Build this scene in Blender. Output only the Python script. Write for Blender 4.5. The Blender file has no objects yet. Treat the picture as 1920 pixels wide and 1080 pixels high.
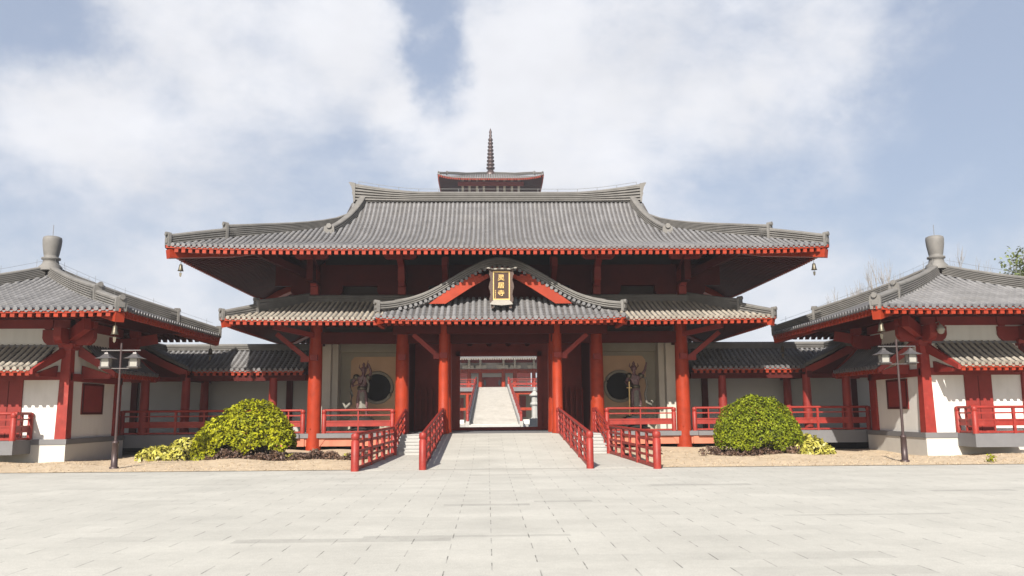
import bpy, bmesh, math, random
from mathutils import Vector, Matrix
import numpy as np
random.seed(7)
R = math.radians
scene = bpy.context.scene
col = scene.collection

# ------------------------------------------------------------------ camera
PITCH, YAW, ROLL = R(8.482), R(1.721), R(-.393)
fw = Vector((math.sin(YAW)*math.cos(PITCH), math.cos(YAW)*math.cos(PITCH), math.sin(PITCH)))
rt0 = Vector((math.cos(YAW), -math.sin(YAW), 0)); up0 = rt0.cross(fw)
rt = rt0*math.cos(ROLL) + up0*math.sin(ROLL)
up = -rt0*math.sin(ROLL) + up0*math.cos(ROLL)
cd = bpy.data.cameras.new('camera'); cam = bpy.data.objects.new('camera', cd); col.objects.link(cam)
cd.sensor_width = 36; cd.lens = 1555.1/1920*36; cd.clip_start = .1; cd.clip_end = 4000
cam.matrix_world = Matrix(((rt.x, up.x, -fw.x, -.531), (rt.y, up.y, -fw.y, 0), (rt.z, up.z, -fw.z, 1.6), (0, 0, 0, 1)))
scene.camera = cam
def photo_dir(x, y):
    return (fw + rt*((x-960)/1555.1) - up*((y-540)/1555.1)).normalized()

# ------------------------------------------------------------------ light
SUN_EL, SUN_AZ = R(34.5), R(15)
world = bpy.data.worlds.new('World'); scene.world = world; world.use_nodes = True
scene.view_settings.view_transform = 'Standard'; scene.view_settings.look = 'None'
scene.view_settings.gamma = 1; scene.view_settings.use_curve_mapping = False
scene.view_settings.exposure = 1.0
def build_world():
    nt = world.node_tree; nt.nodes.clear(); N = nt.nodes.new; L = nt.links.new
    out = N('ShaderNodeOutputWorld'); bg = N('ShaderNodeBackground'); L(bg.outputs[0], out.inputs[0])
    sky = N('ShaderNodeTexSky'); sky.sky_type = 'NISHITA'; sky.sun_disc = False
    sky.sun_elevation = SUN_EL; sky.sun_rotation = math.pi + SUN_AZ
    sky.air_density = 1.0; sky.dust_density = 1.6; sky.ozone_density = 1.2
    tc = N('ShaderNodeTexCoord')
    def math_(op, a, b=None, clamp=False):
        m = N('ShaderNodeMath'); m.operation = op; m.use_clamp = clamp
        for i, v in enumerate((a, b)):
            if v is None: continue
            if isinstance(v, (int, float)): m.inputs[i].default_value = v
            else: L(v, m.inputs[i])
        return m.outputs[0]
    def noise(sc, det, rough, dist=0, stretch=(1, 1, 1), off=(0, 0, 0)):
        mp = N('ShaderNodeMapping'); mp.inputs['Scale'].default_value = stretch; mp.inputs['Location'].default_value = off
        L(tc.outputs['Generated'], mp.inputs[0])
        n = N('ShaderNodeTexNoise'); n.inputs['Scale'].default_value = sc; n.inputs['Detail'].default_value = det
        n.inputs['Roughness'].default_value = rough; n.inputs['Distortion'].default_value = dist
        L(mp.outputs[0], n.inputs[0]); return n.outputs['Fac']
    # warp the lookup direction so that the cloud edges billow
    wn = N('ShaderNodeTexNoise'); wn.inputs['Scale'].default_value = 5; wn.inputs['Detail'].default_value = 6; wn.inputs['Roughness'].default_value = .6
    L(tc.outputs['Generated'], wn.inputs[0])
    sub = N('ShaderNodeVectorMath'); sub.operation = 'SUBTRACT'; L(wn.outputs['Color'], sub.inputs[0]); sub.inputs[1].default_value = (.5, .5, .5)
    scl = N('ShaderNodeVectorMath'); scl.operation = 'SCALE'; L(sub.outputs[0], scl.inputs[0]); scl.inputs['Scale'].default_value = .2
    add = N('ShaderNodeVectorMath'); add.operation = 'ADD'; L(tc.outputs['Generated'], add.inputs[0]); L(scl.outputs[0], add.inputs[1])
    def blob(px, py, rad, w):
        d = N('ShaderNodeVectorMath'); d.operation = 'DISTANCE'; L(add.outputs[0], d.inputs[0]); d.inputs[1].default_value = photo_dir(px, py)
        mr = N('ShaderNodeMapRange'); mr.interpolation_type = 'SMOOTHERSTEP'
        mr.inputs[1].default_value = 0; mr.inputs[2].default_value = rad/1555.; mr.inputs[3].default_value = w; mr.inputs[4].default_value = 0
        L(d.outputs['Value'], mr.inputs[0]); return mr.outputs[0]
    blobs = [(300, 60, 240, .6), (480, 110, 220, .35), (60, 210, 230, .62), (150, 250, 160, .2), (640, 20, 170, .65), (500, 260, 420, .12), (1000, 60, 240, .7), (1300, 80, 420, .42),
             (1480, 170, 200, .4), (1640, 20, 260, .45), (745, 190, 110, .6), (900, 240, 220, .45), (1150, 200, 360, .25),
             (70, 50, 200, -.75), (190, 150, 110, -.3), (790, 30, 120, -.65), (825, 130, 120, -.7), (1800, 300, 480, -.4), (1900, 120, 260, -.45), (560, 330, 300, -.12), (1300, 380, 300, -.12), (120, 430, 400, .05)]
    s = None
    for b in blobs:
        o = blob(*b); s = o if s is None else math_('ADD', s, o)
    n1 = noise(4.2, 9, .6, .3, (1, 1, 1.7)); n2 = noise(11, 6, .6, 0, (1, 1, 1.4), (3, 1, 0))
    d = math_('ADD', math_('MULTIPLY', math_('SUBTRACT', n1, .5), 1.9), math_('MULTIPLY', math_('SUBTRACT', n2, .5), .9))
    sz = N('ShaderNodeSeparateXYZ'); L(tc.outputs['Generated'], sz.inputs[0])
    hz = N('ShaderNodeMapRange'); hz.inputs[1].default_value = .1; hz.inputs[2].default_value = .38; hz.inputs[3].default_value = .26; hz.inputs[4].default_value = .0; L(sz.outputs['Z'], hz.inputs[0])
    dens = math_('ADD', math_('ADD', math_('ADD', s, .22), hz.outputs[0]), d)
    cl = N('ShaderNodeMapRange'); cl.interpolation_type = 'SMOOTHSTEP'; cl.inputs[1].default_value = -.2; cl.inputs[2].default_value = 1.0
    L(dens, cl.inputs[0])
    # thick parts are a touch greyer at places
    gr = N('ShaderNodeMapRange'); gr.inputs[1].default_value = .35; gr.inputs[2].default_value = .75; gr.inputs[3].default_value = .9; gr.inputs[4].default_value = 1.07
    L(noise(4.5, 5, .55, 0, (1, 1, 1.6), (7, 2, 4)), gr.inputs[0])
    cc = N('ShaderNodeVectorMath'); cc.operation = 'SCALE'; cc.inputs[0].default_value = CLOUD; L(gr.outputs[0], cc.inputs['Scale'])
    # thin overall veil whitens the blue
    veil = N('ShaderNodeMix'); veil.data_type = 'RGBA'; veil.inputs[0].default_value = VEIL
    L(sky.outputs[0], veil.inputs[6]); veil.inputs[7].default_value = (*VEILC, 1)
    mx = N('ShaderNodeMix'); mx.data_type = 'RGBA'; L(cl.outputs[0], mx.inputs[0]); L(veil.outputs[2], mx.inputs[6]); L(cc.outputs[0], mx.inputs[7])
    # clouds and veil fade out overhead and behind the camera to lower the fill light
    sx = N('ShaderNodeSeparateXYZ'); L(tc.outputs['Generated'], sx.inputs[0])
    cf = N('ShaderNodeMapRange'); cf.interpolation_type = 'SMOOTHSTEP'; cf.inputs[1].default_value = .1; cf.inputs[2].default_value = .6; L(sx.outputs['Y'], cf.inputs[0])
    fin = N('ShaderNodeMix'); fin.data_type = 'RGBA'; L(cf.outputs[0], fin.inputs[0]); L(sky.outputs[0], fin.inputs[6]); L(mx.outputs[2], fin.inputs[7])
    L(fin.outputs[2], bg.inputs[0]); bg.inputs[1].default_value = .07
HAZE = .0007
CLOUD = (6.5, 6.6, 6.95); VEIL = .66; VEILC = (3.35, 3.85, 4.9)
build_world()
sd = bpy.data.lights.new('sun', 'SUN'); sun = bpy.data.objects.new('sun', sd); col.objects.link(sun)
sd.energy = 4.9; sd.angle = R(.6); sd.color = (1, .93, .82)
sdir = Vector((math.sin(SUN_AZ)*math.cos(SUN_EL), math.cos(SUN_AZ)*math.cos(SUN_EL), -math.sin(SUN_EL)))
sun.rotation_euler = sdir.to_track_quat('-Z', 'Y').to_euler()
sun.location = (-20, -40, 40)

# ------------------------------------------------------------------ materials
ALB = .73   # common factor on the base colours below
def mat(name, c, rough=.7, var=.12, scale=3., bump=0., bscale=40., metal=0., c2=None, stretch=(1, 1, 1), island=0., coord='Object', spec=.5, blotch=None):
    m = bpy.data.materials.new(name); m.use_nodes = True; nt = m.node_tree; N = nt.nodes.new; L = nt.links.new
    b = nt.nodes['Principled BSDF']; b.inputs['Roughness'].default_value = rough; b.inputs['Metallic'].default_value = metal
    b.inputs['Specular IOR Level'].default_value = spec
    tc = N('ShaderNodeTexCoord'); mp = N('ShaderNodeMapping'); mp.inputs['Scale'].default_value = stretch; L(tc.outputs[coord], mp.inputs[0])
    n = N('ShaderNodeTexNoise'); n.inputs['Scale'].default_value = scale; n.inputs['Detail'].default_value = 7; n.inputs['Roughness'].default_value = .6
    L(mp.outputs[0], n.inputs[0])
    mx = N('ShaderNodeMix'); mx.data_type = 'RGBA'
    cr = N('ShaderNodeMapRange'); cr.inputs[1].default_value = .3; cr.inputs[2].default_value = .7; L(n.outputs['Fac'], cr.inputs[0]); L(cr.outputs[0], mx.inputs[0])
    c = [v*ALB for v in c]; a = [max(0, v*(1-var)) for v in c]; d = [min(1, v*(1+var)) for v in c] if c2 is None else [v*ALB for v in c2]
    mx.inputs[6].default_value = (*a, 1); mx.inputs[7].default_value = (*d, 1)
    outc = mx.outputs[2]
    if blotch:
        n3 = N('ShaderNodeTexNoise'); n3.inputs['Scale'].default_value = blotch[0]; n3.inputs['Detail'].default_value = 5; L(tc.outputs[coord], n3.inputs[0])
        r3 = N('ShaderNodeMapRange'); r3.inputs[1].default_value = blotch[1]; r3.inputs[2].default_value = blotch[1]+.15; r3.inputs[4].default_value = blotch[2]; L(n3.outputs['Fac'], r3.inputs[0])
        m3 = N('ShaderNodeMix'); m3.data_type = 'RGBA'; L(r3.outputs[0], m3.inputs[0]); L(outc, m3.inputs[6]); m3.inputs[7].default_value = (*[v*ALB for v in blotch[3]], 1); outc = m3.outputs[2]
    if island:
        g = N('ShaderNodeNewGeometry'); r = N('ShaderNodeMapRange'); r.inputs[3].default_value = 1-island; r.inputs[4].default_value = 1+island
        L(g.outputs['Random Per Island'], r.inputs[0]); s = N('ShaderNodeVectorMath'); s.operation = 'SCALE'; L(outc, s.inputs[0]); L(r.outputs[0], s.inputs['Scale']); outc = s.outputs[0]
    L(outc, b.inputs['Base Color'])
    if bump:
        n2 = N('ShaderNodeTexNoise'); n2.inputs['Scale'].default_value = bscale; n2.inputs['Detail'].default_value = 4; L(mp.outputs[0], n2.inputs[0])
        bp = N('ShaderNodeBump'); bp.inputs['Strength'].default_value = bump; bp.inputs['Distance'].default_value = .02; L(n2.outputs['Fac'], bp.inputs['Height']); L(bp.outputs[0], b.inputs['Normal'])
    return m
M = {}
M['tile'] = mat('grey_tile', (.138, .138, .147), .55, .25, 1.3, .3, 30, island=.10, blotch=(.9, .56, .35, (.18, .17, .155)))
M['tile_warm'] = mat('warm_tile', (.27, .24, .20), .62, .22, 1.6, .3, 30, island=.13, blotch=(2.2, .6, .5, (.15, .14, .125)))  # warmer and paler than the upper roof tile
M['pan'] = mat('pan_tile', (.095, .09, .092), .7, .3, 2.5, .5, 20)
M['ridge'] = mat('ridge_tile', (.175, .168, .160), .7, .2, 2.2, .3, 25, blotch=(1.3, .58, .5, (.12, .118, .115)))
M['ridge_dark'] = mat('ridge_joint', (.09, .085, .085), .8, .2)
M['red'] = mat('red_paint', (.325, .036, .012), .5, .2, 2.6, .12, 14, blotch=(1.3, .54, .55, (.25, .033, .018)), spec=.18)
M['fade'] = mat('faded_red_paint', (.50, .17, .10), .7, .14, 2.5, .06, 12, blotch=(2, .58, .5, (.42, .09, .05)))
M['redr'] = mat('rail_paint', (.29, .028, .020), .5, .2, 3., .12, 25, blotch=(5, .6, .5, (.42, .085, .065)), spec=.3)
M['redm'] = mat('mid_red_shade_paint', (.25, .028, .022), .55, .14, 2.2, .05, 12, spec=.25)  # mid red; on corridor columns and barge boards it paints in their shade
M['red_shade'] = mat('shaded_red_paint', (.078, .0105, .009), .7, .14, 2.2, .05, 12, spec=.12)  # red darkened in colour to stand for deep shade under eaves and inside
M['white'] = mat('white_plaster', (.78, .77, .74), .85, .04, 2.2, .08, 30, stretch=(2, 2, .25), blotch=(1.1, .58, .5, (.64, .63, .60)))
M['stucco'] = mat('alcove_plaster', (.38, .35, .28), .85, .08, 1.5, .1, 40)
M['tan'] = mat('tan_panel', (.64, .41, .25), .7, .08, 1.2, .05, 30)
M['pil'] = mat('pilaster_plaster', (.62, .58, .50), .85, .06, 1.5, .05, 30)
M['concrete'] = mat('grey_concrete', (.17, .17, .18), .8, .08, 2, .15, 40)
M['base'] = mat('base_stone', (.60, .58, .54), .8, .06, 1.2, .1, 30, blotch=(1.2, .58, .4, (.5, .49, .46)))
M['corrwall'] = mat('corridor_plaster', (.48, .47, .45), .85, .05, 1.2, .05, 30)
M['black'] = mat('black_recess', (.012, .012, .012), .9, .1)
M['dark'] = mat('recess_shade', (.035, .028, .028), .9, .15, 2)  # near-black colour stands for the shade in the recess behind the brackets
M['bronze'] = mat('bronze', (.22, .19, .13), .45, .3, 20, metal=.7, c2=(.12, .11, .09))
M['metal'] = mat('grey_metal', (.13, .12, .12), .45, .1, 5, metal=.4)
M['post'] = mat('brown_post', (.07, .045, .045), .45, .15, 6, metal=.3)
M['wire'] = mat('wire', (.25, .25, .25), .5, .1, 5, metal=.5)
M['wood'] = mat('plaque_board', (.05, .02, .012), .5, .2, 6, stretch=(6, 6, 1))
M['frame'] = mat('carved_frame', (.09, .055, .045), .6, .45, 25, .6, 60)
M['gold'] = mat('gold_leaf', (.85, .60, .24), .35, .12, 9, metal=.25)
M['pale'] = mat('pale_trim', (.30, .28, .25), .6, .15, 25, .4, 50)
M['statue'] = mat('painted_figure', (.13, .05, .06), .5, .4, 14, c2=(.24, .13, .13))
M['robe'] = mat('robe', (.2, .19, .16), .6, .25, 10)
M['lantern'] = mat('lantern_glass', (.36, .35, .32), .25, .08, 5)
M['stair'] = mat('worn_stair_stone', (.62, .60, .565), .85, .10, 2.5, .2, 30, blotch=(.8, .58, .5, (.50, .48, .44)))
M['steps'] = mat('stone_steps', (.44, .435, .42), .8, .07, 3, .1, 40)
M['leaf'] = mat('shrub_leaf', (.15, .18, .006), .6, .1, 3, c2=(.36, .35, .008), island=.5, spec=.15)
M['leafd'] = mat('dense_shrub_leaf', (.10, .14, .006), .6, .1, 3, c2=(.23, .26, .010), island=.5, spec=.15)
M['leafy'] = mat('yellow_leaf', (.34, .33, .04), .5, .1, 3, c2=(.52, .47, .09), island=.35)
M['leafr'] = mat('reddish_leaf', (.07, .035, .03), .6, .2, 3, c2=(.17, .10, .06), island=.5)
M['leafg'] = mat('tree_leaf', (.10, .14, .04), .6, .1, 3, c2=(.2, .24, .08), island=.4)
M['twig'] = mat('twig', (.13, .10, .07), .8, .2, 6)
M['bark'] = mat('bark', (.34, .32, .31), .85, .2, 6)
M['straw'] = mat('dry_blade', (.58, .455, .305), .9, .1, 2, c2=(.64, .51, .36), island=.10, spec=.1)
M['stonel'] = mat('carved_stone', (.44, .435, .42), .8, .08, 4, .2, 30)

DARK_RUNS = [(-3.75, -1.0, 10.78, 11.1), (-2.15, .55, 11.1, 11.27), (-1.3, .2, 14.7, 15.0), (.3, 1.35, 15.19, 15.45), (3.0, 5.2, 18.2, 18.6), (8.2, 9.9, 16.4, 16.7), (-1.0, .6, 21.6, 21.9), (4.0, 6.6, 12.9, 13.05)]
def ground_mat():
    m = bpy.data.materials.new('granite_paving'); m.use_nodes = True; nt = m.node_tree; N = nt.nodes.new; L = nt.links.new
    b = nt.nodes['Principled BSDF']; b.inputs['Roughness'].default_value = .75
    tc = N('ShaderNodeTexCoord')
    br = N('ShaderNodeTexBrick'); L(tc.outputs['Object'], br.inputs[0]); br.offset = .5
    for k, v in (('Scale', 1), ('Mortar Size', .006), ('Mortar Smooth', .3), ('Bias', 0), ('Brick Width', .98), ('Row Height', .44)): br.inputs[k].default_value = v
    br.inputs['Color1'].default_value = (.397, .389, .355, 1); br.inputs['Color2'].default_value = (.420, .412, .376, 1); br.inputs['Mortar'].default_value = (.388, .380, .35, 1)
    # mottled wear, long in x
    def noise(sc, det, st, rough=.6):
        mp = N('ShaderNodeMapping'); mp.inputs['Scale'].default_value = st; L(tc.outputs['Object'], mp.inputs[0])
        n = N('ShaderNodeTexNoise'); n.inputs['Scale'].default_value = sc; n.inputs['Detail'].default_value = det; n.inputs['Roughness'].default_value = rough; L(mp.outputs[0], n.inputs[0]); return n.outputs['Fac']
    def mr(x, a, c, d, e):
        q = N('ShaderNodeMapRange'); q.inputs[1].default_value = a; q.inputs[2].default_value = c; q.inputs[3].default_value = d; q.inputs[4].default_value = e; L(x, q.inputs[0]); return q.outputs[0]
    def scale(cin, f):
        q = N('ShaderNodeVectorMath'); q.operation = 'SCALE'; L(cin, q.inputs[0]); L(f, q.inputs['Scale']); return q.outputs[0]
    def mth(op, x, y):
        q = N('ShaderNodeMath'); q.operation = op
        for i, v in enumerate((x, y)):
            if isinstance(v, (int, float)): q.inputs[i].default_value = v
            else: L(v, q.inputs[i])
        return q.outputs[0]
    c = scale(br.outputs['Color'], mr(noise(.7, 6, (1, 1, 1)), .3, .7, .90, 1.07))
    c = scale(c, mr(noise(.22, 5, (1, 1.6, 1)), .35, .65, .94, 1.04))
    c = scale(c, mr(noise(55, 3, (1, 1, 1), .8), .3, .7, .82, 1.17))
    c = scale(c, mr(noise(9, 4, (1, 1, 1), .7), .35, .7, .95, 1.05))
    # single courses laid in a darker stone
    sx = N('ShaderNodeSeparateXYZ'); L(tc.outputs['Object'], sx.inputs[0])
    row = mth('FLOOR', mth('DIVIDE', sx.outputs['Y'], .44), 0); colm = mth('FLOOR', mth('DIVIDE', sx.outputs['X'], 1.96), 0)
    cb = N('ShaderNodeCombineXYZ'); L(mth('MULTIPLY', row, .731), cb.inputs[1]); L(mth('MULTIPLY', colm, .43), cb.inputs[0])
    n2 = N('ShaderNodeTexNoise'); n2.inputs['Scale'].default_value = 1; n2.inputs['Detail'].default_value = 0; L(cb.outputs[0], n2.inputs[0])
    c = scale(c, mr(n2.outputs['Fac'], .67, .69, 1, .93))
    # runs of darker slabs, at their places in the plaza
    def box(x0, x1, y0, y1):
        q = mth('MULTIPLY', mth('GREATER_THAN', sx.outputs['X'], x0), mth('LESS_THAN', sx.outputs['X'], x1))
        return mth('MULTIPLY', q, mth('MULTIPLY', mth('GREATER_THAN', sx.outputs['Y'], y0), mth('LESS_THAN', sx.outputs['Y'], y1)))
    tot = None
    for r_ in DARK_RUNS:
        o_ = box(*r_); tot = o_ if tot is None else mth('ADD', tot, o_)
    c = scale(c, mth('SUBTRACT', 1, mth('MULTIPLY', tot, mr(noise(3, 3, (1, 1, 1)), .3, .7, .12, .26))))
    # joints between neighbouring slabs of a course, open in places: dark dashes
    par = mth('MULTIPLY', mth('MODULO', mth('ADD', row, 1001), 2), .5)
    fx = mth('FRACT', mth('ADD', mth('ADD', mth('DIVIDE', sx.outputs['X'], .98), par), 100), 0)
    ln = mth('GREATER_THAN', mth('ABSOLUTE', mth('SUBTRACT', fx, .5), 0), .4925)
    gap = mth('MULTIPLY', ln, mr(noise(1.7, 4, (1, 1.3, 1), .7), .46, .60, .3, 1))
    dk = N('ShaderNodeMix'); dk.data_type = 'RGBA'; L(mth('MULTIPLY', gap, .85), dk.inputs[0]); L(c, dk.inputs[6]); dk.inputs[7].default_value = (.07, .066, .06, 1)
    L(dk.outputs[2], b.inputs['Base Color'])
    bp = N('ShaderNodeBump'); bp.inputs['Strength'].default_value = .25; bp.inputs['Distance'].default_value = .01
    L(mth('SUBTRACT', noise(70, 3, (1, 1, 1)), br.outputs['Fac']), bp.inputs['Height']); L(bp.outputs[0], b.inputs['Normal'])
    return m
M['paving'] = ground_mat()
M['soil'] = mat('dry_grass_ground', (.60, .47, .32), .95, .2, 2.5, .08, 15, c2=(.66, .53, .38), blotch=(1.1, .6, .4, (.44, .33, .22)))
M['land'] = mat('bare_ground', (.34, .33, .28), .95, .15, .2, .3, 8)
M['court'] = mat('court_paving', (.52, .51, .48), .85, .06, .8, .1, 20)

# ------------------------------------------------------------------ mesh builder
class MB:
    def __init__(s): s.v = []; s.f = []; s.sm = []
    def add(s, vs, fs, smooth=False):
        o = len(s.v); s.v += [tuple(p) for p in vs]; s.f += [tuple(i+o for i in f) for f in fs]; s.sm += [smooth]*len(fs)
    def box(s, x0, x1, y0, y1, z0, z1):
        s.add([(x0, y0, z0), (x1, y0, z0), (x1, y1, z0), (x0, y1, z0), (x0, y0, z1), (x1, y0, z1), (x1, y1, z1), (x0, y1, z1)],
              [(0, 3, 2, 1), (4, 5, 6, 7), (0, 1, 5, 4), (1, 2, 6, 5), (2, 3, 7, 6), (3, 0, 4, 7)])
    def beam(s, p, q, w, h, upv=(0, 0, 1)):
        p = Vector(p); q = Vector(q); d = (q-p).normalized(); u = Vector(upv); sd_ = d.cross(u).normalized(); u = sd_.cross(d)
        a = sd_*w/2; b = u*h/2
        s.add([p-a-b, p+a-b, p+a+b, p-a+b, q-a-b, q+a-b, q+a+b, q-a+b], [(0, 3, 2, 1), (4, 5, 6, 7), (0, 1, 5, 4), (1, 2, 6, 5), (2, 3, 7, 6), (3, 0, 4, 7)])
    def tube(s, path, r, n=10, cap=True):
        path = [Vector(p) for p in path]; rs = r if isinstance(r, (list, tuple)) else [r]*len(path); rings = []
        for i, p in enumerate(path):
            d = (path[min(i+1, len(path)-1)]-path[max(i-1, 0)]).normalized()
            ref = Vector((0, 0, 1)) if abs(d.z) < .95 else Vector((1, 0, 0))
            a = d.cross(ref).normalized(); b = a.cross(d)
            rings.append([p+(a*math.cos(t)+b*math.sin(t))*rs[i] for t in [2*math.pi*k/n for k in range(n)]])
        vs = [v for ring in rings for v in ring]
        fs = [(i*n+k, i*n+(k+1) % n, (i+1)*n+(k+1) % n, (i+1)*n+k) for i in range(len(path)-1) for k in range(n)]
        s.add(vs, fs, True)
        if cap: s.add(rings[0], [tuple(range(n))[::-1]]); s.add(rings[-1], [tuple(range(n))])
    def lathe(s, cx, cy, prof, n=20, smooth=True):
        vs = [(cx+r*math.cos(2*math.pi*k/n), cy+r*math.sin(2*math.pi*k/n), z) for r, z in prof for k in range(n)]
        fs = [(i*n+k, i*n+(k+1) % n, (i+1)*n+(k+1) % n, (i+1)*n+k) for i in range(len(prof)-1) for k in range(n)]
        s.add(vs, fs, smooth); m = len(prof)
        s.add(vs[:n], [tuple(range(n))[::-1]]); s.add(vs[(m-1)*n:], [tuple(range(n))])
    def prism(s, poly, o, e1, e2, dep):
        """poly in (e1, e2) plane through o, extruded along vector dep (both ways by half)"""
        o = Vector(o); e1 = Vector(e1); e2 = Vector(e2); dep = Vector(dep); n = len(poly)
        A = [o+e1*x+e2*y-dep/2 for x, y in poly]; B = [p+dep for p in A]
        s.add(A+B, [tuple(range(n))[::-1], tuple(range(n, 2*n))]+[(i, (i+1) % n, (i+1) % n+n, i+n) for i in range(n)])
    def sweep(s, path, prof, hs=None, smooth=False):
        path = [Vector(p) for p in path]; n = len(prof); vs = []
        for i, p in enumerate(path):
            d = path[min(i+1, len(path)-1)]-path[max(i-1, 0)]; sd_ = Vector((d.y, -d.x, 0)).normalized(); h = hs[i] if hs else 1
            vs += [p+sd_*x+Vector((0, 0, z*h)) for x, z in prof]
        fs = [(i*n+k, i*n+(k+1) % n, (i+1)*n+(k+1) % n, (i+1)*n+k) for i in range(len(path)-1) for k in range(n)]
        m = len(path)
        s.add(vs, fs+[tuple(range(n))[::-1], tuple(range((m-1)*n, m*n))], smooth)
    def build(s, name, m, parent=None, kind=None):
        if not s.v: return None
        o = Vector((0, 0, 0)); r = parent
        while r is not None: o = o+r.location; r = r.parent
        me = bpy.data.meshes.new(name)
        me.from_pydata([(p[0]-o.x, p[1]-o.y, p[2]-o.z) for p in s.v], [], s.f); me.polygons.foreach_set('use_smooth', s.sm)
        me.materials.append(m if not isinstance(m, str) else M[m]); me.update()
        ob = bpy.data.objects.new(name, me); col.objects.link(ob)
        if parent is not None: ob.parent = parent
        if kind: ob['kind'] = kind
        return ob
def thing(name, label, cat, loc, group=None):
    o = bpy.data.objects.new(name, None); col.objects.link(o); o.location = loc; o.empty_display_size = .3
    o['label'] = label; o['category'] = cat
    if group: o['group'] = group
    return o
def tag(o, label, cat, group=None, kind=None):
    o['label'] = label; o['category'] = cat
    if group: o['group'] = group
    if kind: o['kind'] = kind
    return o
def recentre(o, loc):
    """put a one-mesh thing's origin at its base"""
    l = Vector(loc); o.data.transform(Matrix.Translation(-l)); o.location = l; return o

# ------------------------------------------------------------------ roof kit
def ridge_prof(w, h, layers=4):
    """stacked thin courses with a half-round cap; z from 0 to h"""
    cap = min(.085, w*.4, h*.4); hh = h-cap; pts = []; layers = max(2, int(round(hh/.085))); st = hh/layers
    for i in range(layers):
        z0 = i*st; a = w*.5; b = w*.5-min(.08, w*.3)
        pts += [(b, z0), (b, z0+st*.5), (a, z0+st*.5), (a, z0+st)]
    pts += [(w*.42, hh), (w*.5, hh+cap*.12)]
    arc = [(w*.5*math.cos(t), hh+cap*.12+cap*.88*math.sin(t)) for t in [math.pi*k/6 for k in range(1, 6)]]
    return pts+arc+[(-x, z) for x, z in reversed(pts)]
def end_block(mb, p, d, w, h):
    """ornamental tile at the end of a ridge: slab, brow, boss and a round tile above"""
    p = Vector(p); d = Vector((d[0], d[1], 0)).normalized(); s_ = Vector((d.y, -d.x, 0)); z = Vector((0, 0, 1))
    mb.prism([(-.5*w, -.08), (.5*w, -.08), (.56*w, h*.45), (.5*w, h*.85), (0, h*.98), (-.5*w, h*.85), (-.56*w, h*.45)], p+d*.05, s_, z, d*.1)
    mb.prism([(-.3*w, h*.12), (.3*w, h*.12), (.34*w, h*.5), (-.34*w, h*.5)], p+d*.11, s_, z, d*.03)
    mb.tube([p+z*(h-w*.2)-d*.05, p+z*(h-w*.16)+d*.17], w*.27, 10)
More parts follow.
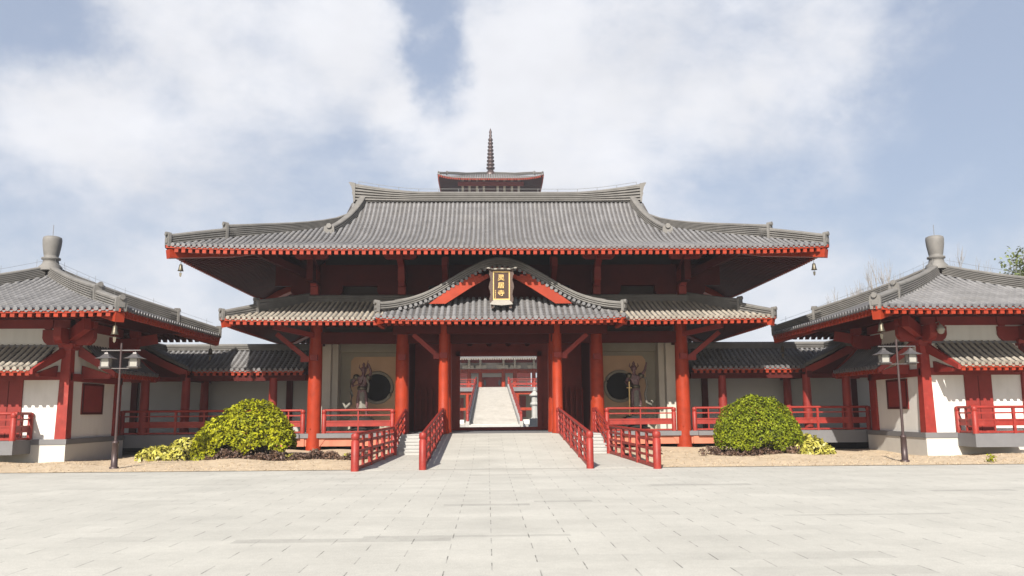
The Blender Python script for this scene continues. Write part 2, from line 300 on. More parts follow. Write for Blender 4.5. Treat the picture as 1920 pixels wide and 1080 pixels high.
class Roof:
    """one roof plane: eave line through `org` along a, rising along b"""
    def __init__(s, org, a, b, half, tmax, zf, lift=lambda u, t: 0, u0=None):
        s.o = Vector((org[0], org[1], 0)); s.a = Vector((*a, 0)); s.b = Vector((*b, 0)); s.half = half; s.tm = tmax; s.zf = zf; s.lift = lift
    def P(s, u, t, dz=0):
        p = s.o+s.a*u+s.b*t; p.z = s.zf(t)+s.lift(u, t)+dz; return p
    def tiles(s, T, B, sp=.24, r=.075, L=.34, discs=True, tmin=None):
        n = max(2, int(round(2*s.half/sp))); sp = 2*s.half/n; us = [-s.half+sp*(i+.5) for i in range(n)]
        ang = [math.pi*k/5 for k in range(6)]
        for u in us:
            t0 = tmin(u) if tmin else 0; t1 = s.tm(u)
            if t1-t0 < .12: continue
            k = max(1, int(math.ceil((t1-t0)/L))); vs = []; fs = []
            for j in range(k):
                ta = t0+j*L; tb = min(t0+(j+1)*L, t1)
                for tt, rr in ((ta, r), (tb, r*.83)):
                    c = s.P(u, tt); vs += [c+s.a*(math.cos(q)*rr)+Vector((0, 0, math.sin(q)*rr)) for q in ang]
            m = len(ang)
            for j in range(2*k-1):
                for q in range(m-1): fs.append((j*m+q, j*m+q+1, (j+1)*m+q+1, (j+1)*m+q))
            T.add(vs, fs, True)
            if discs:
                c = s.P(u, t0, r*.15)-s.b*.045; nn = 10; rr = r*1.08
                ring = [c+s.a*(math.cos(2*math.pi*q/nn)*rr)+Vector((0, 0, math.sin(2*math.pi*q/nn)*rr)) for q in range(nn)]
                back = [p+s.b*.07 for p in ring]
                T.add(ring+back, [tuple(range(nn))]+[(q, (q+1) % nn, (q+1) % nn+nn, q+nn) for q in range(nn)])
                # drip tile between this row and the next
                c = s.P(u+sp/2, t0, -.03)-s.b*.03; w = sp/2-r*.5
                if u+sp/2 < s.half-.05:
                    T.add([c-s.a*w, c-s.a*w*.5-Vector((0, 0, .05)), c-Vector((0, 0, .075)), c+s.a*w*.5-Vector((0, 0, .05)), c+s.a*w, c+s.a*w*.5-Vector((0, 0, .01)), c-s.a*w*.5-Vector((0, 0, .01))],
                          [(0, 1, 2, 3, 4, 5, 6)])
        # pan tiles: shallow stepped troughs between the rows
        us2 = [-s.half+sp*i for i in range(n+1)]
        for i in range(n):
            ua, ub = us2[i], us2[i+1]
            ta1, tb1 = s.tm(ua), s.tm(ub); t00 = tmin(ua) if tmin else 0; t01 = tmin(ub) if tmin else 0
            k = max(2, int(max(ta1-t00, tb1-t01)/.2)); vs = []; fs = []
            for j in range(k):
                for q, dz in ((j, .012), (j+1, -.018)):
                    f = q/k; vs += [s.P(ua, t00+(ta1-t00)*f, dz-.01), s.P(ub, t01+(tb1-t01)*f, dz-.01)]
            for j in range(2*k-1): fs.append((j*2, j*2+1, j*2+3, j*2+2))
            B.add(vs, fs)
    def under(s, SO, RA, tr, sp=.28, w=.14, h=.13, dz=-.07, fas=.06, step=4, RE=None):
        """boards, fascia and rafters below the tiles"""
        n = max(2, int(round(2*s.half/sp))); sp = 2*s.half/n
        us = [-s.half+.04+sp*i*(2*s.half-.08)/(2*s.half) for i in range(n+1)]
        def tl(u): return min(max(s.tm(u)-.05, .03), tr)
        vs = []; K = step
        for u in us:
            for j in range(K+1): vs.append(s.P(u, .04+(tl(u)-.04)*j/K, dz-fas))
        SO.add(vs, [(i*(K+1)+j, i*(K+1)+j+1, (i+1)*(K+1)+j+1, (i+1)*(K+1)+j) for i in range(n) for j in range(K)])
        vs = []
        for u in us: vs += [s.P(u, .0, dz+.05), s.P(u, .0, dz-fas), s.P(u, .1, dz-fas-.002), s.P(u, .1, dz+.05)]
        (RE if RE is not None else RA).add(vs, [(i*4+j, i*4+(j+1) % 4, (i+1)*4+(j+1) % 4, (i+1)*4+j) for i in range(n) for j in range(4)])
        for i in range(n):
            u = us[i]+sp/2; t1 = tl(u)
            if t1 < .15: continue
            pts = [.03+(t1-.03)*j/K for j in range(K+1)]; vs = []
            for t in pts:
                for dx, dq in ((-w/2, 0), (w/2, 0), (w/2, -h), (-w/2, -h)): vs.append(s.P(u, t, dz-fas-.003+dq)+s.a*dx)
            RA.add(vs, [(j*4+q, j*4+(q+1) % 4, (j+1)*4+(q+1) % 4, (j+1)*4+q) for j in range(K) for q in range(4)])
            e = [s.P(u, .03, dz-fas-.003+dq)+s.a*dx for dx, dq in ((-w/2, .0), (w/2, .0), (w/2, -h), (-w/2, -h))]; e2 = [q_+s.b*.14 for q_ in e]; c_ = sum(e, Vector())/4
            e = [c_+(q_-c_)*1.03-s.b*.004 for q_ in e]; e2 = [c_+s.b*.14+(q_-c_-s.b*.14)*1.03 for q_ in e2]
            (RE if RE is not None else RA).add(e+e2, [(3, 2, 1, 0), (0, 1, 5, 4), (1, 2, 6, 5), (2, 3, 7, 6), (3, 0, 4, 7)])
def hip_ridges(mb, caps, corner, din, zfun, t_end, stages, w, off=0, end_d=None):
    """ridge along a 45 degree hip. stages: list of (t0, t1, h); t is the inset from the eave"""
    for (t0, t1, h, *h1) in stages:
        k = max(2, int((t1-t0)/.5)); path = []
        for j in range(k+1):
            t = t0+(t1-t0)*j/k; path.append((corner[0]+din[0]*t, corner[1]+din[1]*t, zfun(t)-.03))
        hs = [(h+((h1[0] if h1 else h)-h)*j/k)/h for j in range(k+1)]
        mb.sweep(path, ridge_prof(w, h), hs)
        end_block(mb, path[0], (-din[0], -din[1]), w*1.15, h*1.1)
def boat(L, h, w0=.6):
    """boat-shaped bracket arm outline"""
    return [(-L, h), (-L, h*.45), (-L*.93, h*.2), (-L*.78, 0), (L*.78, 0), (L*.93, h*.2), (L, h*.45), (L, h)]
def wind_bell(x, y, z, s, label):
    t = thing('wind_bell', label, 'wind bell', (x, y, z), 'bronze wind bells under the eaves')
    m = MB(); m.tube([(x, y, z+.02), (x, y, z-.16*s)], .01*s, 6); m.build('hanger', 'bronze', t)
    m = MB(); m.lathe(x, y, [(.02*s, z-.12*s), (.06*s, z-.15*s), (.075*s, z-.26*s), (.095*s, z-.36*s), (.12*s, z-.39*s), (.10*s, z-.385*s), (.06*s, z-.2*s)], 14); m.build('bell_body', 'bronze', t)
    m = MB(); m.tube([(x, y, z-.36*s), (x, y, z-.48*s)], .008*s, 5); m.prism([(-.05*s, 0), (.05*s, 0), (.035*s, -.13*s), (0, -.17*s), (-.035*s, -.13*s)], (x, y, z-.46*s), (1, 0, 0), (0, 0, 1), (0, .012, 0)); m.build('clapper_vane', 'bronze', t)

# ================================================================== SETTING
g = MB(); g.add([(-260, -60, -.35), (260, -60, -.35), (260, 320, -.35), (-260, 320, -.35)], [(0, 1, 2, 3)]); g.build('ground', 'land', kind='structure')
g = MB(); g.add([(-60, -30, 0), (60, -30, 0), (60, 23.95, 0), (-60, 23.95, 0)], [(0, 1, 2, 3)])
g.add([(-60, 23.95, 0), (60, 23.95, 0), (60, 23.95, -.3), (-60, 23.95, -.3)], [(0, 1, 2, 3)]); g.build('plaza', 'paving', kind='structure')
def gz(x, y):
    k = min(1, max(0, (y-23.95)/3)); edge = .012
    hump = .05*math.sin(x*.9+1)*math.sin(y*.8)+.04*math.sin(x*2.3+y)
    away = min(1, max(0, (abs(x)-9)/4)); far = min(1, max(0, (y-26.)/5))
    return edge+k*(.05+hump*.8) - .16*away*far
def lawn(x0, x1, y0, y1, nx, ny, name):
    g = MB(); vs = [(x0+(x1-x0)*i/nx, y0+(y1-y0)*j/ny, 0) for j in range(ny+1) for i in range(nx+1)]
    vs = [(x, y, gz(x, y)) for x, y, _ in vs]
    g.add(vs, [(j*(nx+1)+i, j*(nx+1)+i+1, (j+1)*(nx+1)+i+1, (j+1)*(nx+1)+i) for j in range(ny) for i in range(nx)], True); return g.build(name, 'soil', kind='structure')
lawn(-34, -4.3, 23.95, 44, 110, 70, 'lawn'); lawn(4.3, 34, 23.95, 44, 110, 70, 'lawn')
# ramp up to the gate, and the paved apron between the outer rails
DZ = .74
g = MB()
g.add([(-2.5, 23.95, .004), (2.5, 23.95, .004), (2.5, 34, DZ), (-2.5, 34, DZ)], [(0, 1, 2, 3)])
g.add([(-2.5, 23.95, .0), (-2.5, 34, 0), (-2.5, 34, DZ), (-2.5, 23.95, .004)], [(0, 1, 2, 3)]); g.add([(2.5, 23.95, .0), (2.5, 34, 0), (2.5, 34, DZ), (2.5, 23.95, .004)], [(0, 1, 2, 3)])
g.build('ramp', 'paving', kind='structure')
for s in (-1, 1):
    g = MB(); x0, x1 = sorted((s*2.5, s*4.35)); g.add([(x0, 23.9, .006), (x1, 23.9, .006), (x1, 31.3, .05), (x0, 31.3, .05)], [(0, 1, 2, 3)])
    g.add([(x0, 23.9, .006), (x1, 23.9, .006), (x1, 23.9, -.2), (x0, 23.9, -.2)], [(0, 1, 2, 3)]); g.build('side_path', 'paving', kind='structure')
    g = MB(); x0, x1 = sorted((s*2.51, s*4.2))
    for k in range(6):
        z = .05+(DZ-.05)*(k+1)/6; y = 31.3+k*.34; g.box(x0, x1, y, y+.34, -.1, z); g.box(x0, x1, y-.025, y+.02, z-.03, z+.003)
    g.box(x0, x1, 33.34, 35.55, -.1, DZ-.004); g.build('side_steps', 'steps', kind='structure')
g = MB(); g.add([(-22, 42.2, .3), (22, 42.2, .3), (40, 120, .3), (-40, 120, .3)], [(0, 1, 2, 3)]); g.build('inner_court', 'court', kind='structure')

# ================================================================== THE GATE
gate = thing('temple_gate', 'large red timber gate hall with two tiers of grey tiled roof and a central ramp', 'temple gate', (0, 38.3, 0))
YC, YR = 36.1, 38.3
CX = (7.95, 4.21, 2.35)
# --- upper roof
XE, YE = 12.78, 31.3; HD = YR-YE; YB = 2*YR-YE; XG = 6.6
zu = lambda t: 7.87+.25*t+.00203*max(t, 0)**3.5
hipb = lambda t: .30*math.sin(math.pi*min(max(t, 0), 5.6)/5.6)
lift_u = lambda u, t, half=XE: .11*(abs(u)/half)**7*max(0, 1-t/3.)+hipb(t)*math.exp(-((half-abs(u)-t)/1.7)**2)
tm_f = lambda u: HD-.05 if abs(u) < XG+.35 else max(0, XE-abs(u))
tm_s = lambda u: min(XE-XG-.25, max(0, HD-abs(u)))
faces = [Roof((0, YE), (1, 0), (0, 1), XE, tm_f, zu, lambda u, t: lift_u(u, t, XE)), Roof((0, YB), (-1, 0), (0, -1), XE, tm_f, zu, lambda u, t: lift_u(u, t, XE)),
         Roof((-XE, YR), (0, -1), (1, 0), HD, tm_s, zu, lambda u, t: lift_u(u, t, HD)), Roof((XE, YR), (0, 1), (-1, 0), HD, tm_s, zu, lambda u, t: lift_u(u, t, HD))]
T, B, SO, RA, RE = MB(), MB(), MB(), MB(), MB()
for f in faces:
    f.tiles(T, B, .203, .066); f.under(SO, RA, 4.6, .264, .137, .15, RE=RE)
ur = B.build('upper_roof', 'pan', gate)
T.build('roof_tiles', 'tile', ur); SO.build('soffit_boards', 'red_shade', ur); RA.build('rafters', 'red_shade', ur); RE.build('rafter_ends', 'red', ur)
g = MB()   # main ridge, sweeping up at both ends
path = []; hs = []
for k in range(29):
    x = -6.85+13.7*k/28; a = max(0, (abs(x)-3.6)/3.25); path.append((x*.985, YR, 11.42)); hs.append((.50+.40*a**1.5)/.5)
g.sweep(path, ridge_prof(.42, .5, 6), hs)
for s in (-1, 1):
    g.prism([(-.05, 0), (.03, 0), (.05, .25), (.10, .42), (.08, .5), (.14, .72), (.26, .93), (.2, .95), (-.05, .90)], (s*6.78, YR, 11.40), (s*1, 0, 0), (0, 0, 1), (0, .46, 0))
g.build('main_ridge', 'ridge', ur)
for s in (-1, 1):
    for sy in (-1, 1):   # descending gable ridges and two-stage hip ridges
        g = MB(); path = []
        for k in range(13):
            t = 7.0-2.75*k/12*1.0; f = k/12; x = 6.38+1.02*f**1.2
            path.append((s*x, YR+sy*(HD-t), zu(t)-.05))
        g.sweep(path[::-1], ridge_prof(.34, .46, 4), [1]*13); end_block(g, path[-1], (0, sy), .42, .5)
        g.build('gable_ridge', 'ridge', ur)
        g = MB(); hip_ridges(g, None, (s*XE, YR+sy*HD), (-s, -sy), lambda t: zu(t)+hipb(t)+.1*max(0, 1-t/2.), 5.4, [(.12, 2.0, .42, .46), (1.75, 5.95, .60, .30)], .28); g.build('hip_ridge', 'ridge', ur)
        g = MB(); c = Vector((s*XE, YR+sy*HD, 0)); d = Vector((-s, -sy, 0))
        p = c+d*.1; p.z = zu(.1)-.27; q = c+d*4.6; q.z = zu(4.6)-.5; mid = c+d*2.; mid.z = zu(2.)-.36
        g.beam(p, mid, .3, .34); g.beam(mid, q, .3, .34); g.build('corner_beam', 'red', ur)
    g = MB(); g.prism([(-2.6, 9.2), (2.6, 9.2), (1.3, 9.95), (0, 11.4), (-1.3, 9.95)], (s*6.35, YR, 0), (0, 1, 0), (0, 0, 1), (.15, 0, 0)); g.build('gable_wall', 'red_shade', ur)
g = MB()
for k in range(15):
    x = -6.6+13.2*k/14; a = max(0, (abs(x)-3.6)/3.25); g.tube([(x, YR, 11.85), (x, YR, 12.08+.4*a**1.5)], .012, 5)
g.tube([(x, YR, 12.07+.4*max(0, (abs(x)-3.6)/3.25)**1.5) for x in [-6.6+13.2*k/28 for k in range(29)]], .01, 5); g.build('lightning_wire', 'wire', ur)

# --- lower roof (a skirt round the body)
XL, YL = 11.13, 32.97; HL = YR-YL
zl = lambda t: 5.30+.32*t+.018*t*t
def lift_l(u, t, half): return .07*(abs(u)/half)**7*max(0, 1-t/2.)
tm_l = lambda half: (lambda u: max(0, min(2.85, half-abs(u))))
faces = [Roof((0, YL), (1, 0), (0, 1), XL, tm_l(XL), zl, lambda u, t: lift_l(u, t, XL)), Roof((0, 2*YR-YL), (-1, 0), (0, -1), XL, tm_l(XL), zl, lambda u, t: lift_l(u, t, XL)),
         Roof((-XL, YR), (0, -1), (1, 0), HL, tm_l(HL), zl, lambda u, t: lift_l(u, t, HL)), Roof((XL, YR), (0, 1), (-1, 0), HL, tm_l(HL), zl, lambda u, t: lift_l(u, t, HL))]
T, B, SO, RA, RE = MB(), MB(), MB(), MB(), MB()
for f in faces: f.tiles(T, B, .215, .068); f.under(SO, RA, 2.8, .27, .14, .13, step=2, RE=RE)
lr = B.build('lower_roof', 'pan', gate); T.build('roof_tiles', 'tile_warm', lr); SO.build('soffit_boards', 'red_shade', lr); RA.build('rafters', 'red_shade', lr); RE.build('rafter_ends', 'red', lr)
g = MB(); x1, y1 = XL-2.85, HL-2.85
for sy in (-1, 1): g.sweep([(-x1, YR+sy*y1, zl(2.75)-.02), (x1, YR+sy*y1, zl(2.75)-.02)], ridge_prof(.26, .36, 4))
for s in (-1, 1): g.sweep([(s*x1, YR-y1, zl(2.75)-.02), (s*x1, YR+y1, zl(2.75)-.02)], ridge_prof(.26, .36, 4))
g.build('top_ridge', 'ridge', lr)
for s in (-1, 1):
    for sy in (-1, 1):
        g = MB(); hip_ridges(g, None, (s*XL, YR+sy*HL), (-s, -sy), lambda t: zl(t)+.05*max(0, 1-t/2.), 2.9, [(.1, 1.4, .33, .42), (1.15, 2.95, .55, .4)], .26); g.build('hip_ridge', 'ridge', lr)
        g = MB(); c = Vector((s*XL, YR+sy*HL, 0)); d = Vector((-s, -sy, 0)); p = c+d*.1; p.z = zl(.1)-.22; q = c+d*2.9; q.z = zl(2.9)-.4
        g.beam(p, q, .26, .28); g.build('corner_beam', 'red', lr)

# --- portico roof with its curved gable
pr = thing('portico', 'x', 'x', (0, 34, 0)); 
for k in ('label', 'category'): del pr[k]
pr.parent = gate; pr.location = Vector((0, 34, 0))-gate.location
XP, YP = 4.87, 31.9
zp = lambda t: 5.20+.50*t+.04*t*t
lift_p = lambda u, t: .10*(abs(u)/XP)**6*max(0, 1-t/1.5)
tm_p = lambda u: max(0, min(1.75, XP-abs(u)))
T, B, SO, RA, RE = MB(), MB(), MB(), MB(), MB()
f = Roof((0, YP), (1, 0), (0, 1), XP, tm_p, zp, lift_p); f.tiles(T, B, .243, .082, .26); f.under(SO, RA, 1.7, .27, .13, .12, step=2, RE=RE)
for s in (-1, 1):
    hp = 1.0; f = Roof((s*XP, YP+hp), (0, s), (-s, 0), hp, lambda u, s=s: max(0, min(1.6, (hp+u*s) if True else 0)), zp); f.tiles(T, B, .243, .08); f.under(SO, RA, 1.2, .27, .13, .12, step=2, RE=RE)
# verge: two sheets that swing down from the gable apex to the corners
def verge_z(x):
    pts = [(0, 7.40), (.5, 7.33), (.95, 7.15), (1.88, 6.62), (2.6, 6.17), (3.35, 5.85), (4.1, 5.62), (4.87, 5.50)]
    x = abs(x)
    for (a, za), (b, zb) in zip(pts, pts[1:]):
        if x <= b: return za+(zb-za)*(x-a)/(b-a)
    return pts[-1][1]
def verge_s(x): return sum(verge_z(x+d) for d in (-.3, -.15, 0, .15, .3))/5
GY = 32.75
def verge_y(x): a = max(0, abs(x)-3.0)/1.87; return GY-.72*a**1.3
N_ = 40; xs = [-4.6+9.2*k/N_ for k in range(N_+1)]
vs = []; 
for x in xs: vs += [(x, verge_y(x)+.1, verge_s(x)-.04), (x, 35.95, verge_s(x)-.04), (x, 35.95, verge_s(x)-.14), (x, verge_y(x)+.1, verge_s(x)-.14)]
B2 = MB(); B2.add(vs, [(i*4+j, i*4+(j+1) % 4, (i+1)*4+(j+1) % 4, (i+1)*4+j) for i in range(N_) for j in range(4)], True)
pbase = B.build('portico_skirt', 'pan', pr)
T.build('roof_tiles', 'tile', pbase) if False else T.build('skirt_tiles', 'tile', pr)
SO.build('soffit_boards', 'red_shade', pr); RA.build('rafters', 'red_shade', pr); RE.build('rafter_ends', 'red', pr)
B2.build('gable_roof', 'pan', pr)
g = MB()   # rows of tiles running down the gable roof, and the discs of the verge
for k in range(12):
    y = GY+.45+k*.245
    for s in (-1, 1): g.tube([(s*x, y, verge_s(x)) for x in [.02+4.3*j/18 for j in range(19)]], .072, 8)
u = 0; x = -3.95
while x < 4.0:
    dzdx = (verge_s(x+.05)-verge_s(x-.05))/.1; n = math.hypot(1, dzdx)
    tx, tz = 1/n, dzdx/n; nx, nz = -tz, tx
    c = Vector((x, verge_y(x)-.05, verge_s(x)-.035)); rr = .07
    g.tube([c, c+Vector((0, .5, 0))], rr, 10)
    x += .205/n
g.build('verge_tiles', 'tile', pr)
g = MB()   # the stacked ridge that follows the verge
xs = [-4.78+9.56*k/56 for k in range(57)]
path = [(x, verge_y(x)+.12, verge_s(x)+.03) for x in xs]; hs = [1.0-.12*(abs(x)/4.8) for x in xs]
g.sweep(path, ridge_prof(.3, .36, 4), hs)
for s in (-1, 1):
    end_block(g, path[0 if s < 0 else -1], (s, -.55), .34, .36)
    g.sweep([(s*4.2, verge_y(4.2)+.3, 5.85), (s*3.6, verge_y(3.6)+.34, 6.0), (s*3.0, verge_y(3.)+.36, 6.2)], ridge_prof(.22, .16, 2))
g.build('verge_ridge', 'ridge', pr)
for s in (-1, 1):
    g = MB(); g.prism([(s*2.85, 5.86), (s*2.19, 5.86), (s*1.2, 6.50), (s*.3, 7.02), (s*.3, 7.36), (s*.95, 7.12), (s*1.9, 6.56)], (0, GY+.03, 0), (1, 0, 0), (0, 0, 1), (0, .1, 0)); g.build('barge_board', 'red', pr)
    g = MB(); c = Vector((s*XP, YP, 0)); d = Vector((-s, 1, 0)); p = c+d*.08; p.z = 5.1; q = c+d*1.6; q.z = 5.6; g.beam(p, q, .24, .26); g.build('corner_beam', 'red', pr)
g = MB(); g.prism([(-1.1, 6.98), (1.1, 6.98), (.8, 7.16), (.4, 7.3), (0, 7.35), (-.4, 7.3), (-.8, 7.16)], (0, GY+.02, 0), (1, 0, 0), (0, 0, 1), (0, .08, 0))
for k in range(9): x = -1.12+.28*k; g.box(x-.07, x+.07, GY-.08, GY+.3, 6.93, 7.03)
g.build('apex_board', 'red', pr)
g = MB(); g.prism([(-3.0, 5.6), (3.0, 5.6), (1.9, 6.4), (.9, 7.0), (0, 7.25), (-.9, 7.0), (-1.9, 6.4)], (0, 34.2, 0), (1, 0, 0), (0, 0, 1), (0, .1, 0)); g.build('gable_infill', 'red_shade', pr)
for s in (-1, 1):
    g = MB(); x = s*2.32; g.lathe(x, 34.05, [(.25, DZ), (.25, .9), (.215, .95), (.205, 3.2), (.19, 5.4)], 22); g.build('column', 'red', pr)
    g = MB(); g.box(x-.14, x+.14, 33.76, 34.3, 3.78, 4.0); g.box(min(x, x+s*.42), max(x, x+s*.42), 33.95, 34.15, 3.76, 3.98); g.build('column_bracket', 'redm', pr)
    g = MB(); g.beam((x+s*.3, 34.05, 3.92), (x+s*1.25, 34.05, 4.75), .14, .18); g.build('strut', 'redm', pr)
g = MB(); g.box(-4.4, 4.4, 33.9, 34.2, 4.78, 5.12); g.build('lintel', 'red_shade', pr)
for s in (-1, 1):
    g = MB(); g.box(s*2.32-.1, s*2.32+.1, 34.2, 36, 4.6, 4.9); g.build('tie_beam', 'red_shade', pr)

# --- columns
for s in (-1, 1):
    for i, x in enumerate(CX):
        for y in (YC, 2*YR-YC):
            g = MB(); r = .30 if i < 2 else .27; z0 = -.1 if i == 0 else DZ-.02
            g.lathe(s*x, y, [(r*1.08, z0), (r*1.04, z0+.5), (r, 1.5), (r*.98, 3.6), (r*.88, 5.4), (r*.8, 6.6)], 24)
            if y == YC and i < 2:
                g.tube([(s*x-.1, y-r*1.02, .95), (s*x-.1, y-r*1.1, .95)], .035, 8)
            g.build('column', 'red', gate)
        g = MB(); g.box(s*x-.15, s*x+.15, YC-.42, YC+.2, 3.82, 4.06)
        if i == 0: a, b = sorted((s*x, s*(x+.62))); g.box(a, b, YC-.12, YC+.12, 3.78, 4.02)
        g.build('column_bracket', 'redm', gate)
    g = MB(); g.beam((s*8.35, YC, 3.95), (s*9.65, YC, 5.0), .16, .2); g.build('strut', 'redm', gate)
    g = MB(); g.beam((s*8.0, YC-.2, 4.9), (s*9.4, YC-1.5, 5.15), .16, .2); g.build('strut', 'redm', gate)
for y in (YC, 2*YR-YC):
    g = MB(); g.box(-8.2, 8.2, y-.13, y+.13, 4.55, 5.05); g.build('lintel_beam', 'red_shade', gate)
    g = MB(); g.box(-9.75, 9.75, y-.16, y+.16, 7.08, 8.0); g.build('eave_beam', 'red_shade', gate)
    g = MB(); g.box(-9.9, 9.9, y-1.35-.1, y-1.35+.1, 8.3, 8.55) if y == YC else g.box(-9.9, 9.9, y+1.25, y+1.45, 8.3, 8.55); g.build('purlin', 'red_shade', gate)
for s in (-1, 1):
    g = MB(); g.box(s*7.95-.13, s*7.95+.13, YC-1.7, 2*YR-YC+1.7, 7.08, 7.95); g.build('side_beam', 'red_shade', gate)
    g = MB(); g.box(s*7.95-.13, s*7.95+.13, YC, 2*YR-YC, 4.55, 5.05); g.build('side_beam', 'red_shade', gate)
    g = MB(); g.box(s*(9.6)-.1, s*(9.6)+.1, YC-1.5, 2*YR-YC+1.5, 8.3, 8.55); g.build('purlin', 'red_shade', gate)
# upper wall set back behind the brackets
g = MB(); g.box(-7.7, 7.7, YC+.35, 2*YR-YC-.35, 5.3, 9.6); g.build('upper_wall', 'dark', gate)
for s in (-1, 1):
    for i, x in enumerate(CX):
        if i < 2:
            g = MB(); g.prism(boat(1.12, .5), (s*x, YC-.05, 6.60), (1, 0, 0), (0, 0, 1), (0, .3, 0)); g.build('bracket_arm', 'red_shade', gate)
            g = MB(); g.box(s*x-.16, s*x+.16, YC-.7, YC-.1, 6.62, 7.05); g.box(s*x-.15, s*x+.15, YC-1.0, YC-.2, 7.2, 7.65)
            g.prism([(0, 7.7), (-1.75, 8.2), (-1.8, 8.0), (-1.1, 7.75), (-1.0, 7.2), (-.85, 6.95), (0, 6.95)], (s*x, YC, 0), (0, 1, 0), (0, 0, 1), (.26, 0, 0))
            g.prism(boat(.7, .28), (s*x, YC-1.35, 8.02), (1, 0, 0), (0, 0, 1), (0, .22, 0)); g.build('bracket_nose', 'redm', gate)
        else:
            g = MB(); g.prism([(0, 7.4), (-1.2, 8.1), (-1.2, 7.75), (-.5, 7.3), (0, 7.0)], (s*x, YC-.1, 0), (0, 1, 0), (0, 0, 1), (.24, 0, 0)); g.box(s*x-.13, s*x+.13, YC-.5, YC-.1, 6.6, 8.3); g.build('bracket_nose', 'redm', gate)
    for sy, yy in ((-1, YC), (1, 2*YR-YC)):   # diagonal arms out to the corner
        g = MB(); g.beam((s*7.9, yy, 7.35), (s*10.3, yy+sy*2.4, 8.3), .22, .3); g.build('corner_arm', 'red_shade', gate)
        g = MB(); g.beam((s*9.3, yy+sy*1.35, 8.15), (s*11.1, yy+sy*1.35, 8.2), .14, .2); g.beam((s*9.3, yy+sy*1.35, 8.15), (s*9.3, yy+sy*3.2, 8.2), .14, .2); g.build('corner_arm', 'red_shade', gate)

# --- deck, interior walls, doorway
g = MB()
g.box(-8.5, -4.35, YC-.25, YR, .55, DZ); g.box(4.35, 8.5, YC-.25, YR, .55, DZ); g.box(-4.35, 4.35, 34.0, YR, .3, DZ); g.box(-8.5, 8.5, YR, 41.6, .55, DZ-.003); g.build('deck', 'concrete', gate)
for s in (-1, 1):
    a, b = sorted((s*8.3, s*4.4)); g = MB(); g.box(a, b, YC-.12, YC+.12, .2, .55)
    for xx in (s*7.95, s*4.5): g.prism([(-.55, .55), (.55, .55), (.38, .3), (.3, .2), (-.3, .2), (-.38, .3)], (xx, YC, 0), (1, 0, 0), (0, 0, 1), (0, .3, 0))
    g.build('floor_beam', 'fade', gate)
    g = MB(); a, b = sorted((s*8.3, s*4.4)); g.box(a, b, YC+1.5, YC+1.7, -.3, .5); g.build('underdeck_shade', 'black', gate)  # black sheet painted as the darkness under the deck
# rear wall with the central opening
YD = 40.
g = MB(); g.box(-4.4, -1.85, YD, YD+.2, DZ, 6.); g.box(1.85, 4.4, YD, YD+.2, DZ, 6.); g.box(-1.85, 1.85, YD, YD+.2, 4.25, 6.); g.build('door_wall', 'redm', gate)
g = MB(); g.box(-2.05, -1.85, YD-.14, YD, DZ, 4.45); g.box(1.85, 2.05, YD-.14, YD, DZ, 4.45); g.box(-2.05, 2.05, YD-.14, YD-.003, 4.25, 4.45); g.box(-2.05, 2.05, YD-.16, YD+.16, DZ, .885); g.build('door_frame', 'redm', gate)
g = MB(); g.box(-2.35, 2.35, YC-.12, YC+.12, 5.05, 5.3); g.box(-2.3, 2.3, 39.6, 39.85, 4.85, 5.1); g.build('lintel_beam', 'red_shade', gate)
for k in range(4):
    x = -1.38+.92*k; g = MB(); g.tube([(x, YD-.02, 4.85), (x, YD-.25, 4.85)], [.13, .10], 12); g.build('door_boss', 'red_shade', gate)
